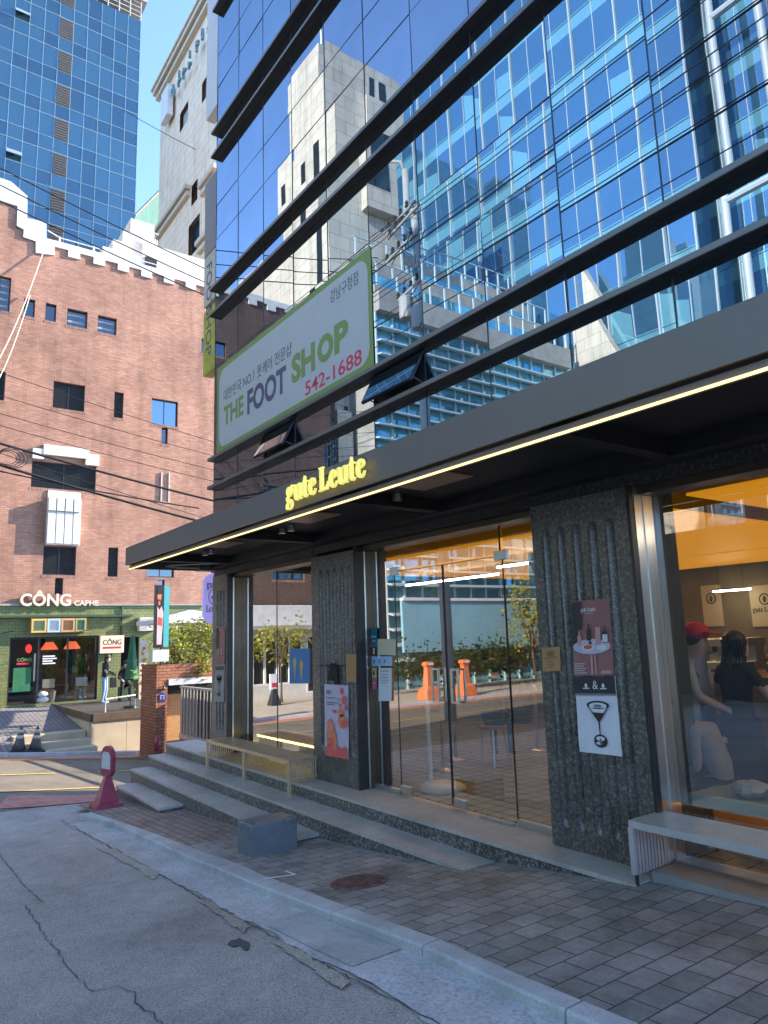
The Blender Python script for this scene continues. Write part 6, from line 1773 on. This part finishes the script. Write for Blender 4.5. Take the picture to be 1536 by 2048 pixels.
M['bt_glass'] = mirror_glass('office_tower_glass', (0.36, 0.55, 0.68), (0.045, 0.125, 0.22), 0.55, 0.02)
M['bt_spandrel'] = mirror_glass('office_tower_spandrel', (0.5, 0.8, 0.88), (0.13, 0.32, 0.40), 0.4, 0.05)
M['fin_white'] = pbr('white_fin', (0.36, 0.41, 0.44), .45, var=.03)
t = thing('fin_tower', (-20, -23.3, 0), 'huge blue glass tower with white upright fins across the street, mirrored in the glass', 'building')
YB2 = 2 * YF - 32.0
def curtain(xa, xb, y, z0, z1, name_g='glazing'):
    g, s, f, p = MB(), MB(), MB(), MB(); nn = int((xb - xa) / 1.5 + .5)
    k = 0; z = z0
    while z < z1 - 1:
        for i in range(nn):
            a, b = xa + (xb - xa) * i / nn, xa + (xb - xa) * (i + 1) / nn; d = rr.gauss(0, .004)
            g.poly((b, y + d, z + .85), (a, y, z + .85), (a, y - d, z + 3.4), (b, y, z + 3.4))
            if rr.random() < .14: p.poly((b - .1, y + .012, z + .9), (a + .1, y + .012, z + .9), (a + .1, y + .012, z + 2.2 + rr.random()), (b - .1, y + .012, z + 2.2))
            s.poly((b, y, z), (a, y, z), (a, y, z + .85), (b, y, z + .85))
        s.box(xa, xb, y, y + .05, z + .83, z + .9); z += 3.4
    for i in range(nn + 1):
        x = xa + (xb - xa) * i / nn
        if i % 2: f.box(x - .02, x + .02, y + .002, y + .04, z0, z)
        else: f.box(x - .04, x + .04, y + .002, y + .16, z0, z)
    g.build('glazing', M['bt_glass'], t); s.build('spandrel', M['bt_spandrel'], t); f.build('fins', M['fin_white'], t); p.build('lowered_blinds', M['bt_spandrel'], t)
curtain(-40, -16.4, YB2, -1, 43); curtain(-16.4, -11.6, YB2 - 2.5, -1, 43); curtain(-11.6, 14, YB2, -1, 43)
mb = MB(); mb.box(-40, 14, YB2 - 20, YB2 - 2.6, -1, 43); mb.box(-40, -16.41, YB2 - 2.6, YB2 - .05, -1, 43.1); mb.box(-11.59, 14, YB2 - 2.6, YB2 - .05, -1, 43.1); mb.build('body', M['tower_blue2'], t)
for x in (-15.2, -12.9): MB().tube([(x, YB2 - .6, -1), (x, YB2 - .6, 44)], .2, 12).build('white_column', M['fin_white'], t)
mb = MB()
for z in (11.9, 22.1, 32.3): mb.tube([(-15.2, YB2 - .6, z), (-12.9, YB2 - .6, z)], .2, 8)
mb.build('column_brace', M['fin_white'], t)

t = thing('utility_pole', (-8.5, -3.4, -.5), 'grey utility pole with crossarms and transformer across the street', 'utility pole')
b0 = vm(845, 720, Y=11.8); tp = vm(822, 355, Y=11.8); px_, py_ = b0.x, b0.y
M['pole'] = pbr('pole_concrete', (.36, .38, .37), .7, var=.08)
MB().tube([(px_, py_, G(px_, py_) - .1), (px_ - .02, py_, tp.z * .6), (px_ - .05, py_, tp.z)], [.16, .13, .1], 12).build('pole', M['pole'], t, smooth=True)
mb = MB(); mb.tube([(px_ - .05, py_, tp.z - .3), (px_ - .08, py_ + .1, tp.z + .25), (px_ - .6, py_ + .3, tp.z + .5), (px_ - 1.1, py_ + .4, tp.z + .5)], [.06, .05, .045, .04], 8); mb.build('lamp_arm', M['pole'], t, smooth=True)
for z, l in ((tp.z - 1.4, 1.1), (tp.z - 2.1, 1.3), (tp.z - 3.4, 1.0)):
    MB().tube([(px_ - l, py_ + .12, z - .15), (px_ + .5, py_ + .12, z + .1)], .045, 6).build('crossarm', M['pole'], t)
    mb = MB()
    for k in range(5): mb.lathe(px_ - l + .3 * k, py_ + .12, [(.05, 0), (.07, .04), (.04, .1), (.06, .14), (.03, .2)], 8, z - .12 + .06 * k)
    mb.build('insulators', M['black_metal'], t)
    for q in (-.5, .5): MB().tube([(px_, py_ + .05, z - .7), (px_ + q * l, py_ + .12, z - .02)], .02, 5).build('brace', M['steel'], t)
for dx, z in ((-.42, tp.z - 4.4), (.1, tp.z - 4.9)): mb = MB(); mb.lathe(px_ + dx, py_ + .3, [(.18, 0), (.2, .05), (.2, .6), (.12, .66)], 12, z); mb.build('transformer', M['pole'], t)
mb = MB(); rr = random.Random(4)
for k in range(10):
    z = tp.z - 1.2 - .38 * k; p0 = Vector((px_ + rr.uniform(-.9, .3), py_ + .2, z)); p2 = p0 + Vector((rr.uniform(-.5, .6), rr.uniform(-.1, .2), rr.uniform(-.6, -.1))); mb.tube([p0, (p0 + p2) / 2 + Vector((0, .1, -.2)), p2], .014, 5)
mb.build('jumper_cables', M['wire'], t)
rr = random.Random(9)
for k in range(9):
    z = tp.z - 1.3 - .42 * k; x0 = px_ - .4 + .1 * (k % 3)
    pts = [(x0 + (56 * i / 12 - 22), py_ + .12 + .02 * k, z - .9 * (1 - ((i - 8.8) / 4.4) ** 2) * .35 + .05 * i * (k % 2)) for i in range(13)]
    tag(MB().tube(pts, .022 if k % 4 == 3 else .012, 5).build('overhead_cable', M['wire']), 'black overhead cable running along the far side of the street', 'cable', 'cables along the far side')

# low things opposite, seen in the shop glass, plus an added dark row
t = thing('hedge', (-22, -10, .2), 'clipped green hedge along the far pavement, mirrored in the entrance glass', 'hedge')
mb = MB(); leaves_into(mb, (-22.3, -11, .55), .6, 5.0, .75, 2600, .2, random.Random(3), .2); mb.build('foliage', M['leaf_dark'], t); mb = MB()
for i in range(12): mb.tube([(-22.3, -15 + .8 * i, -.2), (-22.2, -15 + .8 * i, .6)], .02, 5)
mb.build('stem', M['bark'], t)
first = None
for px2, lb in ((858, 'left orange water barrier mirrored in the entrance doors'), (932, 'right orange water barrier mirrored in the entrance doors')):
    p = vm(px2, 1388, X=-20.3, plane=GY); p.z = road_z(-19.7, p.y) + .1
    if first is None:
        first = t = thing('road_barrier', p, lb, 'barrier', 'orange barriers across the street')
        mb = MB(); loft(mb, [rect(p.x, p.y, p.z, .3, .35), rect(p.x, p.y, p.z + .35, .24, .3), rect(p.x, p.y, p.z + .45, .14, .17), rect(p.x, p.y, p.z + 1.1, .1, .13), rect(p.x, p.y, p.z + 1.2, .16, .2), rect(p.x, p.y, p.z + 1.3, .12, .16)]); mb.build('body', pbr('orange_plastic', (.75, .2, .07), .4, var=.06), t, bevel=.03)
        MB().box(p.x + .17, p.x + .175, p.y - .12, p.y + .12, p.z + 1.19, p.z + 1.26).build('white_label', M['white'], t)
    else: copy_thing(first, p, lb)
t = thing('blue_hoarding', (-23.3, -13, 0), 'pale blue boarded shopfront above the hedge across the street', 'hoarding')
MB().box(-23.45, -23.3, -18, -8.6, .9, 3.0).build('panel', pbr('blue_sheet', (.26, .5, .6), .4, var=.1, vscale=.8), t); MB().box(-23.46, -23.2, -18, -8.6, 3.0, 3.12).build('top_rail', M['white'], t)
p = vm(548, 1385, X=-22.6, plane=GY)
t = thing('sign_stand', (p.x, p.y, -.6), 'dark conical sign stand with a pale face across the street', 'sign stand')
zz = road_z(-19.7, -.5) + .05
mb = MB(); loft(mb, [rect(p.x, p.y, zz, .22, .22), rect(p.x, p.y, zz + .05, .2, .2), rect(p.x, p.y, zz + .65, .05, .06)]); mb.build('base', M['black_metal'], t)
MB().box(p.x - .03, p.x + .03, p.y - .16, p.y + .16, zz + .62, zz + 1.15).build('sign_panel', M['paper'], t); MB().box(p.x + .03, p.x + .034, p.y - .1, p.y + .1, zz + .7, zz + .85).build('red_print', M['banner_red'], t)
p = vm(562, 1290, X=-23.2, plane=GY); shrub('street_tree', (p.x, p.y, -.6), .7, .8, 1.5, 700, .16, M['leaf_yellow'], 'small sunlit tree before the pale shopfront across the street', 'tree', None, 7, 41, 1.5, .06)
p = vm(1062, 1240, X=-20.9, plane=GY); shrub('street_tree', (p.x, p.y, -.2), 1.0, 1.1, 2.6, 900, .2, M['leaf_yellow'], 'taller sunlit street tree across the street beyond the barriers', 'tree', None, 7, 42, 1.3, .09)
t = thing('added_dark_row', (-2, -12, 0), 'unseen dark row added behind the camera to darken the right window reflection', 'building')  # added row, out of view; it blocks bright reflections in the right window
mb = MB(); mb.box(-16.5, 12, -18, -12, -1, 4.6); mb.build('wall', pbr('dark_blocker_wall', (.05, .055, .045), .8, var=.3, vscale=1.5), t)
for x in range(-10, 11, 3): MB().box(x, x + 2.2, -12.01, -11.98, .3, 2.4).build('window', M['dark_glass'], t)
MB().box(-11, 12, -11.99, -11.2, 2.7, 2.85).build('awning', M['green_dark'], t)


# ------------------------------------------------------------------ cables over the cross street
XC = -14.0
def cable(p0, p1, r, label, mat='wire', X=XC, ext=(3.0, 2.0), sag=.12, group='cables over the cross street'):
    a, b = at(*p0, X=X), at(*p1, X=X); d = b - a
    a2, b2 = a - d * (ext[0] / d.length), b + d * (ext[1] / d.length)
    pts = []
    for i in range(15):
        t_ = i / 14; p = a2.lerp(b2, t_); p.z -= sag * 4 * (t_ * (1 - t_)) - sag * .8; pts.append(p)
    return tag(MB().tube(pts, r, 5).build('overhead_cable', M[mat]), label, 'cable', group)
cable((0, 335), (415, 541), .012, 'topmost thin black cable crossing above the white parapet')
cable((0, 369), (384, 554), .012, 'second black cable from the top crossing the white parapet')
cable((0, 401), (412, 593), .013, 'third black cable from the top reaching the lowest ledges')
for p0, p1 in (((0, 744), (424, 884)), ((0, 790), (424, 912)), ((0, 826), (427, 941)), ((0, 850), (427, 964)), ((0, 905), (400, 1034))):
    cable(p0, p1, .007, 'thin dark cable slanting across the middle of the brick wall')
cable((0, 886), (427, 1003), .024, 'thick black cable bundle, upper of the two at the canopy')
cable((0, 929), (392, 1042), .026, 'thick black cable bundle, lower of the two ending at the canopy')
cable((0, 940), (200, 983), .014, 'loose strand hanging under the lower thick cable bundle')
cable((276, 238), (416, 312), .02, 'very thin cable crossing the sky beside the stone tower', X=-40, ext=(1, 1), group=None)
for p0, p1, lb in (((-40, 780), (86, 505), 'upper cream cable dropping from the white parapet'), ((-30, 800), (60, 590), 'lower cream cable beside the narrow windows')):
    a, b = at(*p0, X=-23), at(*p1, X=-24.9); pts = [a.lerp(b, i / 10) + Vector((0, 0, -.5 * 4 * (i / 10) * (1 - i / 10))) for i in range(11)]
    tag(MB().tube(pts, .02, 5).build('overhead_cable', M['wire_cream']), lb, 'cable')
c = at(14, 905, X=XC); mb = MB()
for k in range(4):
    r1 = .16 + .03 * k; mb.tube([(XC + .02 * k, c.y + .03 * k + r1 * math.cos(a), c.z - .1 + r1 * .75 * math.sin(a)) for a in [2 * math.pi * i / 18 for i in range(19)]], .007, 5)
tag(mb.build('cable_coil', M['wire']), 'loose coil of black cable at the left edge', 'cable')


# ------------------------------------------------------------------ people
def dress(kind):
    sh, trousers = kind
    def pick(c):
        if c.z > 1.475: return 0
        if abs(c.y) > .21 and c.z < sh: return 0
        if c.z > .93: return 1
        if c.z > .09: return 2
        return 3
    return pick
p = at(208, 1405, X=-23.6)
t = thing('person', (p.x, p.y, -.2), 'person in a black top and pale jeans looking down at a bag on the terrace', 'person')
t.rotation_euler = (0, 0, math.radians(60))
J = standing(lean=.02, head=(.09, 0, 1.60), jaw=(.09, 0, 1.52), neck=(.04, 0, 1.45), face=(.85, 0, -.5), el_l=(.06, .22, 1.12), wr_l=(.24, .12, 1.06), el_r=(.08, -.22, 1.12), wr_r=(.27, -.08, 1.02), kn_l=(.03, .12, .5), an_l=(-.02, .14, .08), an_r=(-.04, -.12, .08))
figure(t, J, [M['skin'], M['black_cloth'], M['jeans'], M['white']], dress((1.2, 0)), .87)
hair_cap(t, J, pbr('brown_hair', (.05, .022, .014), .5, var=.2, vscale=40), .87, .22)
b = root_of(t).location
mb = MB(); q = b + Vector((.12, .27, .78)) * .87
mb.prism([q + Vector((-.03, -.1, .1)), q + Vector((-.03, .08, .1)), q + Vector((-.03, .1, -.2)), q + Vector((-.03, -.1, -.2))], (.07, 0, 0)); mb.tube([q + Vector((0, -.07, .1)), q + Vector((0, 0, .24)), q + Vector((0, .06, .1))], .01, 5)
tag(mb.build('shoulder_bag', M['black_cloth'], None, bevel=.01), 'black cloth bag held by the person on the terrace', 'bag').rotation_euler = (0, 0, 0)
p = at(251, 1390, X=-24.2)
t = thing('person', (p.x, p.y, -.2), 'person all in black sitting in the green cafe doorway', 'person'); t.rotation_euler = (0, 0, math.radians(-15))
J = standing(pelvis=(0, 0, .55), chest=(.1, 0, .92), neck=(.14, 0, 1.08), jaw=(.17, 0, 1.16), head=(.17, 0, 1.24), sh_l=(.1, .18, 1.02), sh_r=(.1, -.18, 1.02), el_l=(.18, .24, .78), el_r=(.18, -.24, .78), wr_l=(.38, .14, .72), wr_r=(.38, -.14, .72),
             hip_l=(.04, .09, .53), hip_r=(.04, -.09, .53), kn_l=(.45, .12, .56), kn_r=(.45, -.12, .54), an_l=(.42, .12, .1), an_r=(.5, -.14, .1), toe_l=(.56, .13, .04), toe_r=(.64, -.15, .04))
sit_pick = lambda c: 0 if c.z > 1.1 or (c.x > .36 and .6 < c.z < .8 and abs(c.y) < .2) else 1
figure(t, J, [M['skin'], M['black_cloth']], sit_pick, .95); hair_cap(t, J, M['hair'], .95)
tag(MB().box(p.x - .2, p.x + .2, p.y - .2, p.y + .2, -.2, .24).build('low_stool', M['green_dark'], None, bevel=.02), 'dark low stool under the person in the cafe doorway', 'stool')
# behind the right window
t = thing('person', (-3.40, 5.56, 0), 'person in a red cap and grey shirt standing behind the right shop window', 'person'); t.rotation_euler = (0, 0, math.radians(12))
J = standing(lean=.03, el_l=(.10, .22, 1.14), wr_l=(.32, .16, 1.0), el_r=(.12, -.24, 1.14), wr_r=(.34, -.14, 1.02), head=(.08, 0, 1.62), jaw=(.09, 0, 1.54))
figure(t, J, [M['skin'], M['grey_cloth'], M['black_cloth'], M['black_cloth']], lambda c: 0 if c.z > 1.47 or (abs(c.y) > .1 and c.x > .15 and .9 < c.z < 1.16) else (1 if c.z > .85 else 2), .92)
hair_cap(t, J, M['hair'], .92)
b = t.location; h = Vector(J['head']) * .92 + b; mb = MB(); mb.ball(h + Vector((-.01, 0, .06)), .112, .105, .085, 16, 9)
mb.prism([h + Vector((.07, -.085, .045)), h + Vector((.17, -.06, .035)), h + Vector((.195, 0, .03)), h + Vector((.17, .06, .035)), h + Vector((.07, .085, .045))], (0, 0, .014)); mb.build('cap', M['red_cap'], t, smooth=True)
mb = MB(); mb.box(*[v for v in (b.x + .10, b.x + .12, b.y - .14, b.y + .14, .5, .98)]); mb.build('apron', M['black_cloth'], t)
t = thing('person', (-3.06, 5.58, 0), 'person with long black hair and black clothes standing at the bar', 'person'); t.rotation_euler = (0, 0, math.radians(62))
J = standing(lean=.02, el_l=(.02, .30, 1.12), wr_l=(.16, .30, .92), el_r=(.14, -.28, 1.16), wr_r=(.36, -.28, 1.05), head=(.07, 0, 1.6))
figure(t, J, [M['skin'], M['black_cloth'], M['navy'], M['black_cloth']], lambda c: 0 if (c.z > 1.47 and c.x > .1) or (abs(c.y) > .2 and c.z < 1.26 and c.z > .7) else (1 if c.z > .93 else 2), .9)
hair_cap(t, J, M['hair'], .9, .34)
b = t.location; mb = MB()
n_ = 14
vs = []
for zz, rx, ry in ((.98, .17, .2), (.8, .185, .215), (.45, .2, .225)):
    for i in range(n_): a = 2 * math.pi * i / n_; vs.append((b.x + rx * .9 * math.cos(a), b.y + ry * .9 * math.sin(a), zz * .9))
mb.add(vs, [(j * n_ + i, j * n_ + (i + 1) % n_, (j + 1) * n_ + (i + 1) % n_, (j + 1) * n_ + i) for j in range(2) for i in range(n_)])
mb.build('apron', M['black_cloth'], t, smooth=True)
mb = MB(); serif_into(mb, 'gute Leute', (b.x - .19, b.y + .07, .72), (0, -1, 0), V, .06, .002, .2); mb.build('lettering', M['white'], t)
t = thing('person', (-2.93, 5.16, .0), 'person in a grey sweater sitting half behind the column at the right window', 'person'); t.rotation_euler = (0, 0, math.radians(188))
J = standing(pelvis=(0, 0, .55), chest=(.2, 0, .86), neck=(.32, 0, .99), jaw=(.38, 0, 1.05), head=(.41, 0, 1.13), sh_l=(.2, .18, .96), sh_r=(.2, -.19, .96), el_l=(.16, .25, .66), el_r=(.14, -.28, .64), wr_l=(.4, .16, .68), wr_r=(.42, -.2, .7),
             hip_l=(.04, .09, .53), hip_r=(.04, -.09, .53), kn_l=(.45, .1, .5), kn_r=(.45, -.12, .5), an_l=(.46, .1, .05), an_r=(.46, -.12, .05), toe_l=(.6, .1, .02), toe_r=(.6, -.12, .02))
figure(t, J, [M['skin'], M['sweater'], M['navy']], lambda c: 0 if c.z > 1.06 or (c.x > .4 and .6 < c.z < .85) else (1 if c.z > .58 and c.x < .42 and not (c.z < .62 and c.x > .15 and abs(c.y) < .2) else 2), .88)
hair_cap(t, J, M['hair'], .88)
t = thing('person', (-6.6, 6.35, 0), 'person in a black jacket sitting on a stool seen through the entrance doors', 'person'); t.rotation_euler = (0, 0, math.radians(120))
J = standing(pelvis=(0, 0, .62), chest=(.08, 0, .98), neck=(.12, 0, 1.13), jaw=(.15, 0, 1.21), head=(.16, 0, 1.29), sh_l=(.08, .2, 1.07), sh_r=(.08, -.2, 1.07), el_l=(.16, .27, .82), el_r=(.16, -.27, .82), wr_l=(.38, .16, .8), wr_r=(.38, -.16, .8),
             hip_l=(.04, .09, .6), hip_r=(.04, -.09, .6), kn_l=(.44, .12, .6), kn_r=(.44, -.12, .6), an_l=(.44, .12, .12), an_r=(.44, -.12, .12), toe_l=(.58, .13, .08), toe_r=(.58, -.13, .08))
figure(t, J, [M['skin'], M['black_cloth'], M['navy']], lambda c: 0 if c.z > 1.16 else (1 if c.z > .64 else 2), .9); hair_cap(t, J, M['hair'], .9)
t = thing('stool', (-6.6, 6.35, 0), 'plain steel stool under the person in the black jacket', 'stool')
mb = MB(); mb.lathe(-6.6, 6.35, [(.17, 0), (.17, .03)], 16, .44); mb.build('seat', M['wood'], t)
for k in range(4): a = math.pi / 4 + k * math.pi / 2; MB().tube([(-6.6 + .12 * math.cos(a), 6.35 + .12 * math.sin(a), .44), (-6.6 + .17 * math.cos(a), 6.35 + .17 * math.sin(a), 0)], .012, 6).build('leg', M['steel'], t)
